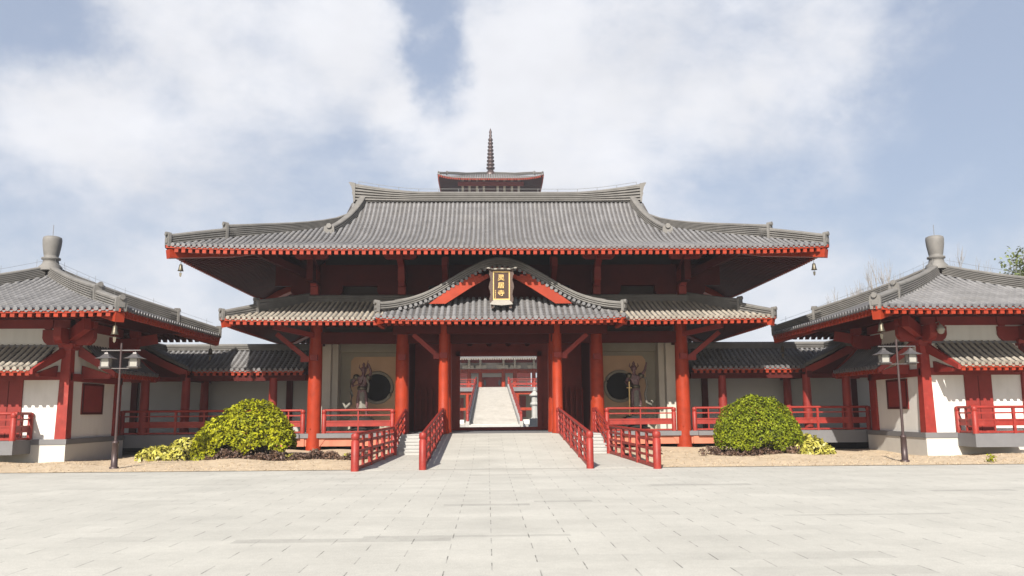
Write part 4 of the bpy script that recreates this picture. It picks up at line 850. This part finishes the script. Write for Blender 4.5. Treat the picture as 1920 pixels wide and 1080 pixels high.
    f = Roof((s*14.45, 33.6), (0, s*1.), (s*1., 0), 2.05, lambda u: 1.12, zp_); f.tiles(T, B, .235, .07, .3); f.under(SO, RA, 1.0, .27, .13, .11, step=1, RE=RE)
    pf = B.build('side_pent_roof', 'pan', t); T.build('roof_tiles', 'tile', pf); SO.build('soffit_boards', 'red_shade', pf); RA.build('rafters', 'red_shade', pf); RE.build('rafter_ends', 'red', pf)
    for yy, d in ((31.5, -1), (35.7, 1)):
        g = MB(); g.add([(s*14.42, yy-.05, 3.17), (s*14.42, yy+.05, 3.17), (s*15.6, yy+.05+d*.4, 4.15), (s*15.6, yy-.05+d*.4, 4.15), (s*14.42, yy-.05, 2.98), (s*14.42, yy+.05, 2.98), (s*15.6, yy+.05+d*.4, 3.72), (s*15.6, yy-.05+d*.4, 3.72)],
                        [(0, 1, 2, 3), (4, 7, 6, 5), (0, 4, 5, 1), (1, 5, 6, 2), (2, 6, 7, 3), (3, 7, 4, 0)]); g.build('barge_board', 'redm', pf)
        g = MB(); g.prism([(0, 2.92), (1.02, 2.92), (1.08, 3.05), (0, 3.4)], (s*15.6, yy+d*.06, 0), (-s, 0, 0), (0, 0, 1), (0, .12, 0)); g.build('bracket_arm', 'redm', pf)
    # door panel on the front, shuttered window on the side
    a, b2 = sorted((s*door[0], s*door[1])); g = MB(); g.box(a, b2, y0-.005, y0+.1, DZ, 2.84); w = g.build('door', 'redm', t)
    g = MB(); g.box((a+b2)/2-.012, (a+b2)/2+.012, y0-.012, y0, DZ+.05, 2.8); g.build('door_joint', 'red_shade', w)
    ys, ye = (31.55, 33.22) if s < 0 else (31.67, 33.3)
    g = MB(); p, q = sorted((xi-s*.01, xi+s*.1)); g.box(p, q, ys, ye, 1.6, 2.76); w = g.build('window', 'redm', t)
    g = MB(); p, q = sorted((xi-s*.035, xi-s*.008))
    for (ya, yb, za, zb) in ((ys, ys+.08, 1.6, 2.76), (ye-.08, ye, 1.6, 2.76), (ys+.08, ye-.08, 1.6, 1.68), (ys+.08, ye-.08, 2.68, 2.76)): g.box(p, q, ya, yb, za, zb)
    g.build('window_frame', 'red_shade', w)
    g = MB(); p, q = sorted((xi-s*.06, xi+s*.14)); g.box(p, q, y1-.02, y1+.22, DZ, 3.1); g.build('corner_post', 'redm', t)
    # balcony: slab with canted soffit
    a, b2 = sorted((s*bal, s*(2*CX_-bal+.2))); g = MB(); yb = 29.27; c = .62
    g.add([(a, yb, .72), (b2, yb, .72), (b2, y0, .72), (a, y0, .72), (a, yb, .25), (b2, yb, .25), (b2, y0, .25), (a, y0, .25)], [(0, 1, 2, 3), (7, 6, 5, 4), (0, 4, 5, 1), (1, 5, 6, 2), (2, 6, 7, 3), (3, 7, 4, 0)]); g.build('balcony_slab', 'concrete', t)
    ie = s*bal+s*.08
    P_ = [Vector((ie, y0-.05, .72)), Vector((ie, 29.37, .72)), Vector((s*(bal+1.5), 29.37, .72)), Vector((s*(bal+3.0), 29.37, .72))]
    rl = railing('railing', P_, 'red balcony railing on the front of the far %s pavilion' % nm, 'pavilion balcony railings', .93, 2, start_r=.09)
    g = MB(); g.lathe(ie, 29.37, [(.105, .72), (.105, .72+.76), (.09, 1.49), (.09, 1.51), (.11, 1.53), (.11, 1.66), (.08, 1.68)], 14); g.build('corner_post', 'redr', rl)
    g = MB(); g.tube([(s*(bal-.05), 29.37, 1.65), (s*(bal+.1), 29.37, 1.65)], .07, 10); g.build('rail_end', 'redr', rl)
pavilion(-1, 'left', (17.22, 18.2), 16.74, (16.14,))
pavilion(1, 'right', (17.18, 18.2), 16.70, (16.16,))
wind_bell(-12.85, 27.72, 4.66, 1.15, 'pale wind bell under the near eave corner of the left pavilion')
wind_bell(12.85, 27.72, 4.66, 1.15, 'pale wind bell under the near eave corner of the right pavilion')
wind_bell(-12.85, 37.25, 4.62, 1.1, 'dark wind bell under the rear eave corner of the left pavilion')
wind_bell(12.85, 37.25, 4.62, 1.1, 'dark wind bell under the rear eave corner of the right pavilion')
t = thing('security_camera', 'white dome security camera hung under the right pavilion eave', 'security camera', (15.9, 29.5, 4.4))
g = MB(); g.tube([(15.9, 29.8, 4.72), (15.9, 29.6, 4.74), (15.9, 29.5, 4.6)], .02, 6); g.build('arm', 'lantern', t)
g = MB(); g.lathe(15.9, 29.5, [(.05, 4.62), (.13, 4.5), (.15, 4.42), (.12, 4.40), (.11, 4.33), (.05, 4.28)], 16); g.build('dome', 'lantern', t)

# ================================================================== LAMP POSTS
def lamp(x, y, nm):
    t = thing('street_lamp', 'slim brown lamp post with two hanging lanterns near the %s pavilion' % nm, 'street lamp', (x, y, 0), 'twin lantern lamp posts')
    z0 = gz(x, y); H = 3.72
    g = MB(); g.lathe(x, y, [(.13, z0), (.13, z0+.05), (.095, z0+.06), (.085, .75), (.10, .76), (.085, .8), (.05, .84)], 16); g.build('post_base', 'post', t)
    g = MB(); g.tube([(x, y, .8), (x, y, 2.), (x, y, H)], [.042, .038, .032], 12); g.build('post', 'post', t)
    g = MB(); g.tube([(x-.58, y, 3.5), (x+.58, y, 3.5)], .022, 8); g.build('crossbar', 'metal', t)
    g = MB(); g.tube([(x-.62, y-.02, 2.96), (x+.55, y-.02, 2.96)], .016, 8); g.build('crossbar', 'metal', t)
    for d in (-1, 1):
        lx = x+d*.42; g = MB(); g.box(lx-.11, lx+.11, y-.11, y+.11, 3.02, 3.27); L_ = g.build('lantern', 'lantern', t)
        g = MB()
        def roofp(hw, z): return [(lx-hw, y-hw, z), (lx+hw, y-hw, z), (lx+hw, y+hw, z), (lx-hw, y+hw, z)]
        vs = roofp(.25, 3.255)+roofp(.14, 3.31)+roofp(.055, 3.40)+roofp(.045, 3.44)
        g.add(vs, [(3, 2, 1, 0), (12, 13, 14, 15)]+[(r_*4+i, r_*4+(i+1) % 4, (r_+1)*4+(i+1) % 4, (r_+1)*4+i) for r_ in range(3) for i in range(4)]); g.tube([(lx, y, 3.43), (lx, y, 3.5)], .012, 6); g.build('lantern_roof', 'metal', L_)
        g = MB()
        for a in (-1, 1):
            for b in (-1, 1): g.box(lx+a*.118-.01, lx+a*.118+.01, y+b*.118-.01, y+b*.118+.01, 3.0, 3.26)
        g.box(lx-.16, lx+.16, y-.16, y+.16, 2.985, 3.01); g.build('lantern_frame', 'metal', L_)
lamp(-11.54, 25.28, 'left'); lamp(12.02, 25.1, 'right')

# ================================================================== PLANTS
def leaves(name, pts, nrm, size, m, parent, kind=None, jitter=.9, elong=1.5, droop=0):
    n = len(pts); rng = np.random.default_rng(len(pts))
    P_ = np.array(pts); Nn = np.array(nrm)+rng.normal(0, jitter, (n, 3)); Nn /= np.linalg.norm(Nn, axis=1)[:, None]
    A = np.cross(Nn, rng.normal(0, 1, (n, 3))); A /= np.linalg.norm(A, axis=1)[:, None]; Bv = np.cross(Nn, A)
    s = size*rng.uniform(.6, 1.25, n)[:, None]; A = A*s*elong*.5; Bv = Bv*s*.5
    V = np.stack([P_-A, P_-Bv*.8+A*.1+Nn*s*.08, P_+A, P_+Bv*.8+A*.1+Nn*s*.08], 1).reshape(-1, 3)
    o = Vector((0, 0, 0)); r = parent
    while r is not None: o += r.location; r = r.parent
    V = V-np.array(o); me = bpy.data.meshes.new(name); me.vertices.add(4*n); me.vertices.foreach_set('co', V.ravel()); me.loops.add(4*n); me.loops.foreach_set('vertex_index', np.arange(4*n)); me.polygons.add(n); me.polygons.foreach_set('loop_start', np.arange(n)*4); me.polygons.foreach_set('loop_total', np.full(n, 4)); me.update(); me.validate()
    me.materials.append(M[m]); ob = bpy.data.objects.new(name, me); col.objects.link(ob)
    if parent is not None: ob.parent = parent
    if kind: ob['kind'] = kind
    return ob
def twigs(mb, c, rx, ry, h, n, rng):
    for _ in range(n):
        a = rng.uniform(0, 6.28); e = rng.uniform(.2, 1.); q = Vector((c[0]+rx*math.cos(a)*math.cos(e)*.85, c[1]+ry*math.sin(a)*math.cos(e)*.85, c[2]+h*(.25+.65*math.sin(e))))
        p = Vector((c[0]+rng.uniform(-.3, .3)*rx, c[1]+rng.uniform(-.3, .3)*ry, c[2]-.05)); mid = (p+q)/2+Vector((rng.uniform(-.1, .1), rng.uniform(-.1, .1), .05)); mb.tube([p, mid, q], [.022, .014, .006], 5, False)
def shrub(name, label, c, lobes, leaf_m, size, dens, gaps=.0, seed=1, top_sprigs=6, under=.25, skirt=None):
    """lobes: (dx, dy, rx, ry, h) domes whose union makes the clipped crown"""
    rng = random.Random(seed); t = thing('shrub', label, 'shrub', c)
    pts, nrm = [], []
    from mathutils import noise as mn
    for (dx, dy, rx, ry, h) in lobes:
        area = 2*math.pi*((rx*ry+rx*h+ry*h)/3); n = int(area*dens)
        for _ in range(n):
            a = rng.uniform(0, 6.283); z = rng.uniform(-under, 1); rr = math.sqrt(max(0, 1-z*z)) if z > 0 else math.sqrt(max(0, 1-(z*1.2)**2))
            d = Vector((rr*math.cos(a), rr*math.sin(a), z)); nz = mn.noise(Vector((d.x*4+seed, d.y*4, d.z*4))); nz2 = mn.noise(Vector((d.x*11+seed, d.y*11, d.z*11)))
            if nz2 < -.12 and rng.random() < gaps: continue
            dep = (rng.random()**2.2)*.22 if rng.random() < .75 else .2+rng.random()*.3; k = 1+.07*nz+.06*nz2-dep
            p = Vector((c[0]+dx+rx*d.x*k, c[1]+dy+ry*d.y*k, c[2]+under*h+h*(1-under)*d.z*k if z > 0 else c[2]+under*h+h*d.z*k))
            inside = False
            for (ex, ey, sx, sy, hh) in lobes:
                if (ex, ey, sx, sy, hh) == (dx, dy, rx, ry, h): continue
                q = ((p.x-c[0]-ex)/sx)**2+((p.y-c[1]-ey)/sy)**2+((p.z-c[2]-under*hh)/(hh*(1-under)))**2
                if q < .55: inside = True; break
            if inside or p.z < c[2]+.02: continue
            if skirt and p.x > skirt[0] and p.z < skirt[1]+.16*math.sin(p.x*5+p.y*3)+rng.uniform(-.05, .05): continue
            pts.append(tuple(p)); nrm.append((d.x, d.y, d.z+.3))
    leaves('foliage', pts, nrm, size, leaf_m, t, jitter=.75)
    g = MB(); L0 = lobes[0]
    for (dx, dy, rx, ry, h) in lobes: twigs(g, (c[0]+dx, c[1]+dy, c[2]), rx*.9, ry*.9, h*.9, 26, rng)
    g.build('branches', 'twig', t)
    if top_sprigs:
        g = MB(); ps, ns = [], []
        for _ in range(top_sprigs):
            dx, dy, rx, ry, h = lobes[0]; a = rng.uniform(-1, 1)*rx*.7; b = rng.uniform(-.4, .2)*ry; z = c[2]+h*math.sqrt(max(.05, 1-(a/rx)**2-(b/ry)**2))*.96
            p = Vector((c[0]+dx+a, c[1]+dy+b, z)); q = p+Vector((rng.uniform(-.06, .06), 0, rng.uniform(.1, .2))); g.tube([p, q], [.008, .003], 4, False)
            for k in range(6): w = p+(q-p)*(.3+.7*k/6); ps.append((w.x+rng.uniform(-.03, .03), w.y, w.z)); ns.append((0, -1, .5))
        g.build('sprig', 'twig', t); leaves('sprig_leaves', ps, ns, size*.9, leaf_m, t)
    return t
shrub('s', 'large loose round shrub with yellow green leaves left of the ramp', (-9.05, 29.9, 0), [(.25, 0, 1.35, 1.4, 2.08), (-.65, -.1, .95, 1.1, 1.55), (1.0, -.2, .8, 1.0, 1.3), (-1.1, -.3, .6, .8, 1.2), (.75, -.1, 1.0, 1.1, 1.75)], 'leaf', .088, 800, .85, 3, 9, skirt=(-9.7, .42))
shrub('s', 'large tightly clipped round green shrub right of the ramp', (9.27, 30.4, 0), [(0, 0, 1.5, 1.45, 2.14), (-.6, -.1, .95, 1.1, 1.45), (.62, -.1, .98, 1.1, 1.62)], 'leafd', .068, 1250, .6, 5, 7, skirt=(0, .36))
shrub('s', 'low shrub with pale yellow leaves beside the large left shrub', (-11.6, 30.1, -.02), [(.5, 0, .75, .6, .78), (-.45, -.1, .8, .55, .5), (1.3, -.2, .7, .55, .6)], 'leafy', .115, 360, .6, 8, 0, .15)
shrub('s', 'low shrub with pale yellow leaves beside the large right shrub', (10.95, 30.2, -.02), [(0, 0, .8, .6, .74), (-.6, -.25, .6, .55, .6), (.55, 0, .5, .5, .42)], 'leafy', .115, 380, .6, 9, 0, .15)
# row of dark creeping plants before the gate
def cover(name, x0, x1, y0, y1, n, h, m, label, seed):
    rng = random.Random(seed); ps, ns = [], []
    for _ in range(n):
        x = rng.uniform(x0, x1); y = rng.uniform(y0, y1); k = .55+.45*math.sin(x*3.1)*math.sin(x*7.3+1)
        ps.append((x, y, gz(x, y)+rng.random()*h*max(.25, k))); ns.append((0, -.4, .7))
    o = leaves(name, ps, ns, .075, m, None); tag(o, label, 'plants'); o['kind'] = 'stuff'; return o
cover('ground_cover', -10.0, -4.5, 28.5, 29.5, 6500, .36, 'leafr', 'dark reddish ground cover along the front of the left deck', 4)
cover('ground_cover', 7.4, 10.4, 29.1, 30.6, 2600, .34, 'leafr', 'dark undergrowth beneath the right shrubs', 6)
# scattered yellow-green weeds
rng = random.Random(12); k_ = 0
for (x, y, lab) in ((-7.2, 28.7, 'small yellow weed in the ground cover near the left column'), (-5.3, 28.8, 'small yellow weed close to the left outer railing'), (10.2, 29.4, 'small green weed on the dry grass below the right shrub'), (5.6, 30.2, 'sprawling dry weed at the foot of the right column'), (14.3, 24.5, 'green tuft at the paving edge before the right pavilion'), (6.9, 29.0, 'tiny dark weed on the dry grass right of the gate')):
    ps, ns = [], []
    for _ in range(70): a = rng.uniform(0, 6.28); r_ = rng.random()*.16; ps.append((x+r_*math.cos(a), y+r_*math.sin(a), gz(x, y)+rng.random()*.22)); ns.append((math.cos(a), math.sin(a), .6))
    o = leaves('weed', ps, ns, .06, 'leafy' if 'yellow' in lab else ('leafr' if 'dark' in lab or 'dry' in lab else 'leaf'), None); recentre(o, (x, y, gz(x, y))); tag(o, lab, 'weed')
# dry grass blades
rng = np.random.default_rng(5)
def grass():
    n = 13000; X = rng.uniform(4.4, 26, n)*np.where(rng.random(n) < .5, -1, 1); Y = 23.97+rng.random(n)**1.35*9.5
    Zg = np.array([gz(a, b) for a, b in zip(X, Y)]); P_ = np.stack([X, Y, Zg], 1); h = rng.uniform(.02, .085, n); w = .012
    a = rng.uniform(0, 6.283, n); A = np.stack([np.cos(a), np.sin(a), 0*a], 1)*w; lean = np.stack([rng.normal(0, .07, n), rng.normal(0, .07, n), h*.6], 1)
    V = np.stack([P_-A, P_+A, P_+lean], 1).reshape(-1, 3); me = bpy.data.meshes.new('dry_grass'); me.vertices.add(3*n); me.vertices.foreach_set('co', V.ravel()); me.loops.add(3*n); me.loops.foreach_set('vertex_index', np.arange(3*n)); me.polygons.add(n); me.polygons.foreach_set('loop_start', np.arange(n)*3); me.polygons.foreach_set('loop_total', np.full(n, 3)); me.update(); me.validate()
    me.materials.append(M['straw']); o = bpy.data.objects.new('dry_grass', me); col.objects.link(o); tag(o, 'short straw coloured dry grass on the strips before the buildings', 'grass', kind='stuff')
grass()
# trees beyond the right pavilion
def bare_tree(x, y, h, seed, label, leafy=0):
    rng = random.Random(seed); t = thing('bare_tree' if not leafy else 'leafy_tree', label, 'tree', (x, y, 0), 'trees behind the right pavilion')
    g = MB(); tips = []
    def br(p, d, L, r, dep):
        q = p+d*L; m = (p+q)/2+Vector((rng.uniform(-1, 1), rng.uniform(-1, 1), 0))*L*.06
        (trunk if dep == 0 else g).tube([p, m, q], [r, r*.85, r*.7], 6 if dep < 2 else 4, False)
        if dep >= 5: tips.append(q); return
        for k in range(3 if dep < 4 else 2):
            a = rng.uniform(0, 6.28); sp = rng.uniform(.25, .65); e = Vector((math.cos(a)*sp, math.sin(a)*sp, 1)).normalized(); nd = (d*.9+e*.75).normalized()
            br(p+(q-p)*rng.uniform(.55, 1.), nd, L*rng.uniform(.55, .8), r*.55, dep+1)
    trunk = MB(); br(Vector((x, y, -.3)), Vector((0, 0, 1)), h*.38, h*.013+.02, 0)
    top = max(p_[2] for p_ in g.v); trunk.build('trunk', 'bark', t); g.build('limbs', 'bark', t); t.scale = (h/top,)*3
    if leafy:
        ps, ns = [], []
        for q in tips:
            for _ in range(leafy): ps.append((q.x+rng.gauss(0, .28), q.y+rng.gauss(0, .28), q.z+rng.gauss(0, .22))); ns.append((0, 0, 1))
        leaves('crown', ps, ns, .16, 'leafg', t)
bare_tree(26.2, 60, 11.3, 3, 'bare grey tree, leftmost of those behind the right pavilion roof')
bare_tree(27.9, 60, 12.3, 5, 'bare grey tree, second from the left behind the right pavilion roof')
bare_tree(30.3, 62, 13.6, 8, 'tallest bare grey tree behind the right pavilion roof')
bare_tree(35.3, 60, 13.9, 11, 'thin bare tree standing just right of the right pavilion finial')
bare_tree(33.4, 50, 11.2, 14, 'tree with tufts of green leaves at the far right edge', 7)

# ================================================================== MAIN HALL seen through the gate
hall = thing('main_hall', 'distant red hall on a raised terrace framed by the gate opening', 'temple hall', (0, 98, .3))
ZT = 4.28
def pt(name, m, *boxes):
    g = MB()
    for b in boxes: g.box(*b)
    return g.build(name, m, hall)
pt('terrace', 'concrete', (-16, 16, 92.3, 108, 3.85, ZT)); pt('terrace_beam', 'red', (-16, -2.1, 92.6, 92.9, 3.5, 3.85), (2.1, 16, 92.6, 92.9, 3.5, 3.85))
pt('undercroft_wall', 'stucco', (-16, 16, 97, 97.3, .3, 3.85)); pt('undercroft_beam', 'red', (-12, -2.9, 92.7, 92.85, 1.75, 2.05), (2.9, 12, 92.7, 92.85, 1.75, 2.05))
[pt('undercroft_panel', 'redr', b_) for b_ in ((-4.6, -3.3, 96.9, 97, .3, 3.2), (3.0, 3.9, 96.9, 97, 2.1, 3.4), (3.0, 3.9, 96.9, 97, 1.0, 1.8), (5.2, 7, 96.9, 97, .3, 3.2))]; pt('low_wall', 'white', (-12, -3.1, 91.5, 91.7, .3, .75), (3.1, 12, 91.5, 91.7, .3, .75))
for x in (-10.4, -7.6, -4.74, -2.65, -1.36, 1.3, 2.6, 4.8, 7.6, 10.4):
    g = MB(); g.lathe(x, 96, [(.24, ZT), (.22, 6.1), (.2, 7.0)], 14); g.build('column', 'red', hall)
for x in (-7.6, -4.9, -2.75, 2.8, 4.9, 7.6):
    g = MB(); g.lathe(x, 92.75, [(.2, .3), (.2, 3.5)], 12); g.build('stilt', 'red', hall)
pt('beam', 'red', (-11, 11, 95.85, 96.15, 6.02, 6.45)); pt('upper_beam', 'redm', (-11, 11, 95.9, 96.1, 7.2, 8.1))
pt('wall', 'white', (-2.5, -1.5, 97.5, 97.7, ZT, 6.1), (1.5, 2.5, 97.5, 97.7, ZT, 6.1), (-1.5, 1.5, 97.5, 97.7, 5.6, 6.1), (3.0, 4.5, 99, 99.2, ZT, 5.6), (-4.5, -2.9, 99, 99.2, ZT, 5.6), (-11, -4.9, 99, 99.2, ZT, 5.6), (4.95, 11, 99, 99.2, ZT, 5.6))
pt('door', 'redr', (-1.5, 1.5, 97.4, 97.6, ZT, 5.6)); pt('frieze', 'white', (-11, 11, 96.4, 96.5, 6.4, 7.3))
for x in (-.85, .85): g = MB(); g.prism([(.15*math.cos(a), .35*math.sin(a)) for a in [6.283*k/12 for k in range(12)]], (x, 97.36, 4.95), (1, 0, 0), (0, 0, 1), (0, .06, 0)); g.build('oval_vent', 'concrete', hall)
for x in (-4.74, -2.65, -1.36, 1.3, 2.6, 4.8):
    g = MB(); g.box(x-.12, x+.12, 95.4, 96.2, 6.5, 7.6); g.prism(boat(.75, .4), (x, 95.8, 6.5), (1, 0, 0), (0, 0, 1), (0, .25, 0)); g.build('bracket', 'pil', hall)
zh = lambda q: 7.60+.42*q+.02*q*q
T, B, SO, RA, RE = MB(), MB(), MB(), MB(), MB(); f = Roof((0, 92.4), (1, 0), (0, 1), 13, lambda u: min(5.6, max(0, 13-abs(u))), zh); f.tiles(T, B, .28, .085, .8); f.under(SO, RA, 4, .26, .12, .13, step=1, RE=RE)
f = Roof((0, 103.6), (-1, 0), (0, -1), 13, lambda u: min(5.6, max(0, 13-abs(u))), zh); f.tiles(T, B, .5, .12, 2.)
for s in (-1, 1): f = Roof((s*13, 98), (0, s), (-s, 0), 5.6, lambda u: max(0, 5.6-abs(u)), zh); f.tiles(T, B, .5, .12, 2.)
rf = B.build('roof', 'pan', hall); T.build('roof_tiles', 'tile', rf); SO.build('soffit_boards', 'red_shade', rf); RA.build('rafters', 'red_shade', rf); RE.build('rafter_ends', 'pale', rf)
g = MB(); g.sweep([(-7.4, 98, 10.5), (7.4, 98, 10.5)], ridge_prof(.4, .6, 4)); g.build('ridge', 'ridge', rf)
st = thing('grand_staircase', 'wide pale stone staircase climbing to the distant hall', 'staircase', (0, 66, .3))
g = MB(); n = 40
for k in range(n):
    f = k/n; y = 67+25.3*f; z = .55+(ZT-.55)*(k+1)/n; w = 1.93-.33*f; g.box(-w, w, y, 92.35, .3, z) if k == 0 else (g.box(-w, w, y, y+25.3/n+.02, z-.5, z-.035), g.box(-w, w, y-.05, y+25.3/n-.04, z-.03, z))
g.build('steps', 'stair', st)
g = MB(); g.box(-2.0, 2.0, 66, 67, .3, .6); g.build('landing', 'steps', st)
for s in (-1, 1):
    g = MB(); g.beam((s*2.12, 66.2, .6), (s*1.8, 92.3, ZT+.1), .28, .5); g.build('stringer', 'steps', st)
    P_ = seg((s*2.12, 66.4, .7), (s*1.8, 92.3, ZT+.2), 6); railing('railing', P_, 'red stair railing on the %s of the distant staircase' % ('left' if s < 0 else 'right'), 'distant red railings', .9, 2, start_r=.1, panel=False)
    railing('railing', [(s*1.95, 92.6, ZT), (s*4.7, 92.6, ZT), (s*7.6, 92.6, ZT)], 'red terrace railing %s of the distant staircase' % ('left' if s < 0 else 'right'), 'distant red railings', .9, 3, start_r=.1)
sl = thing('stone_lantern', 'pale carved stone lantern pillar standing in the inner court', 'stone lantern', (2.56, 55, .3))
g = MB(); g.box(2.15, 2.97, 54.6, 55.4, .3, .75); g.box(2.22, 2.9, 54.66, 55.34, .75, 1.15); g.build('pedestal', 'stonel', sl)
g = MB(); g.lathe(2.56, 55, [(.24, 1.15), (.2, 1.25), (.2, 1.95), (.26, 2.0), (.3, 2.1), (.24, 2.2)], 8, False); g.build('shaft', 'stonel', sl)
g = MB(); g.lathe(2.56, 55, [(.2, 2.2), (.2, 2.55), (.34, 2.62), (.36, 2.68), (.15, 2.85), (.1, 2.95), (.12, 3.0), (.02, 3.2)], 8, False); g.build('lantern_head', 'stonel', sl)

# ================================================================== PAGODA
pg = thing('pagoda', 'tall distant pagoda with ringed bronze spire rising behind the gate roof', 'pagoda', (0, 122, 0))
zg = lambda base: (lambda q: base+.42*q-.0085*q*q)
for i, (zb, H, W) in enumerate(((34.55, 7.55, 4.6), (28.3, 8.0, 4.9), (22.0, 8.4, 5.2), (15.7, 8.8, 5.5))):
    T, B, SO, RA, RE = MB(), MB(), MB(), MB(), MB(); zz = zg(zb); inner = H if i == 0 else H-W+.3
    for a, b, org in (((1, 0), (0, 1), (0, 122-H)), ((-1, 0), (0, -1), (0, 122+H)), ((0, -1), (1, 0), (-H, 122)), ((0, 1), (-1, 0), (H, 122))):
        f = Roof(org, a, b, H, lambda u, H=H, inner=inner: max(0, min(inner, H-abs(u))), zz, lambda u, q, H=H: .6*(abs(u)/H)**5*max(0, 1-q/4)); f.tiles(T, B, .34, .1, 1.2); f.under(SO, RA, 3, .32, .16, .2, step=1, RE=RE)
    rf = B.build('roof', 'pan', pg); T.build('roof_tiles', 'tile', rf); SO.build('soffit_boards', 'red_shade', rf); RA.build('rafters', 'red_shade', rf); RE.build('rafter_ends', 'red', rf)
    g = MB()
    for sx in (-1, 1):
        for sy in (-1, 1): hip_ridges(g, None, (sx*H, 122+sy*H), (-sx, -sy), lambda q: zz(q)+.55*max(0, 1-q/4), 5, [(.2, 1.5, .35), (1.3, inner, .42)], .35)
    g.build('hip_ridges', 'ridge', rf)
    z1 = zb-5.5; g = MB(); g.box(-W+.4, W-.4, 122-W+.4, 122+W-.4, z1, zb+1.2); g.build('storey_wall', 'red_shade', pg)
    for sx in (-1, 1):
        for x in (4.4/4.6*W*.93, 3.1, 2.0, 1.0):
            g = MB(); g.box(sx*x-.16, sx*x+.16, 122-W, 122-W+.35, z1, zb+.7); g.build('storey_post', 'redr' if i else 'pil', pg)
    g = MB(); g.box(-W-.3, W+.3, 122-W-.3, 122-W-.1, zb-1.6, zb-1.4); g.box(-W-.2, W+.2, 122-W-.25, 122-W+.05, zb-.4, zb+.2); g.build('storey_rail', 'redr', pg)
g = MB(); g.box(-5.5, 5.5, 116.5, 127.5, 0, 10.3); g.build('lower_body', 'red_shade', pg)
g = MB(); z = 37.5; prof = [(.95, z-.5), (.95, z-.1), (.8, z), (.55, z+.15), (.45, z+.35), (.3, z+.45)]
for k in range(9):
    zz = z+.5+k*.56; r = .62*(1-.055*k); prof += [(r*.66, zz), (r, zz+.08), (r*1.04, zz+.32), (r*.7, zz+.42)]
prof += [(.16, z+5.6), (.26, z+5.85), (.14, z+6.1), (.24, z+6.35), (.16, z+6.6), (.03, z+7.0)]
g.lathe(0, 122, prof, 18); g.build('spire', 'post', pg)

# ================================================================== HAZE
g = MB(); g.box(-265, 265, -65, 325, -1.6, 48); hz = g.build('haze', M['land'], kind='stuff')
hm = bpy.data.materials.new('haze'); hm.use_nodes = True; nt = hm.node_tree; nt.nodes.clear()
ho = nt.nodes.new('ShaderNodeOutputMaterial'); hv = nt.nodes.new('ShaderNodeVolumePrincipled'); nt.links.new(hv.outputs[0], ho.inputs['Volume'])
hv.inputs['Color'].default_value = (.93, .94, 1, 1); hv.inputs['Density'].default_value = HAZE; hv.inputs['Anisotropy'].default_value = .2
hz.data.materials.clear(); hz.data.materials.append(hm); tag(hz, 'thin pale haze in the air over the temple grounds', 'haze')
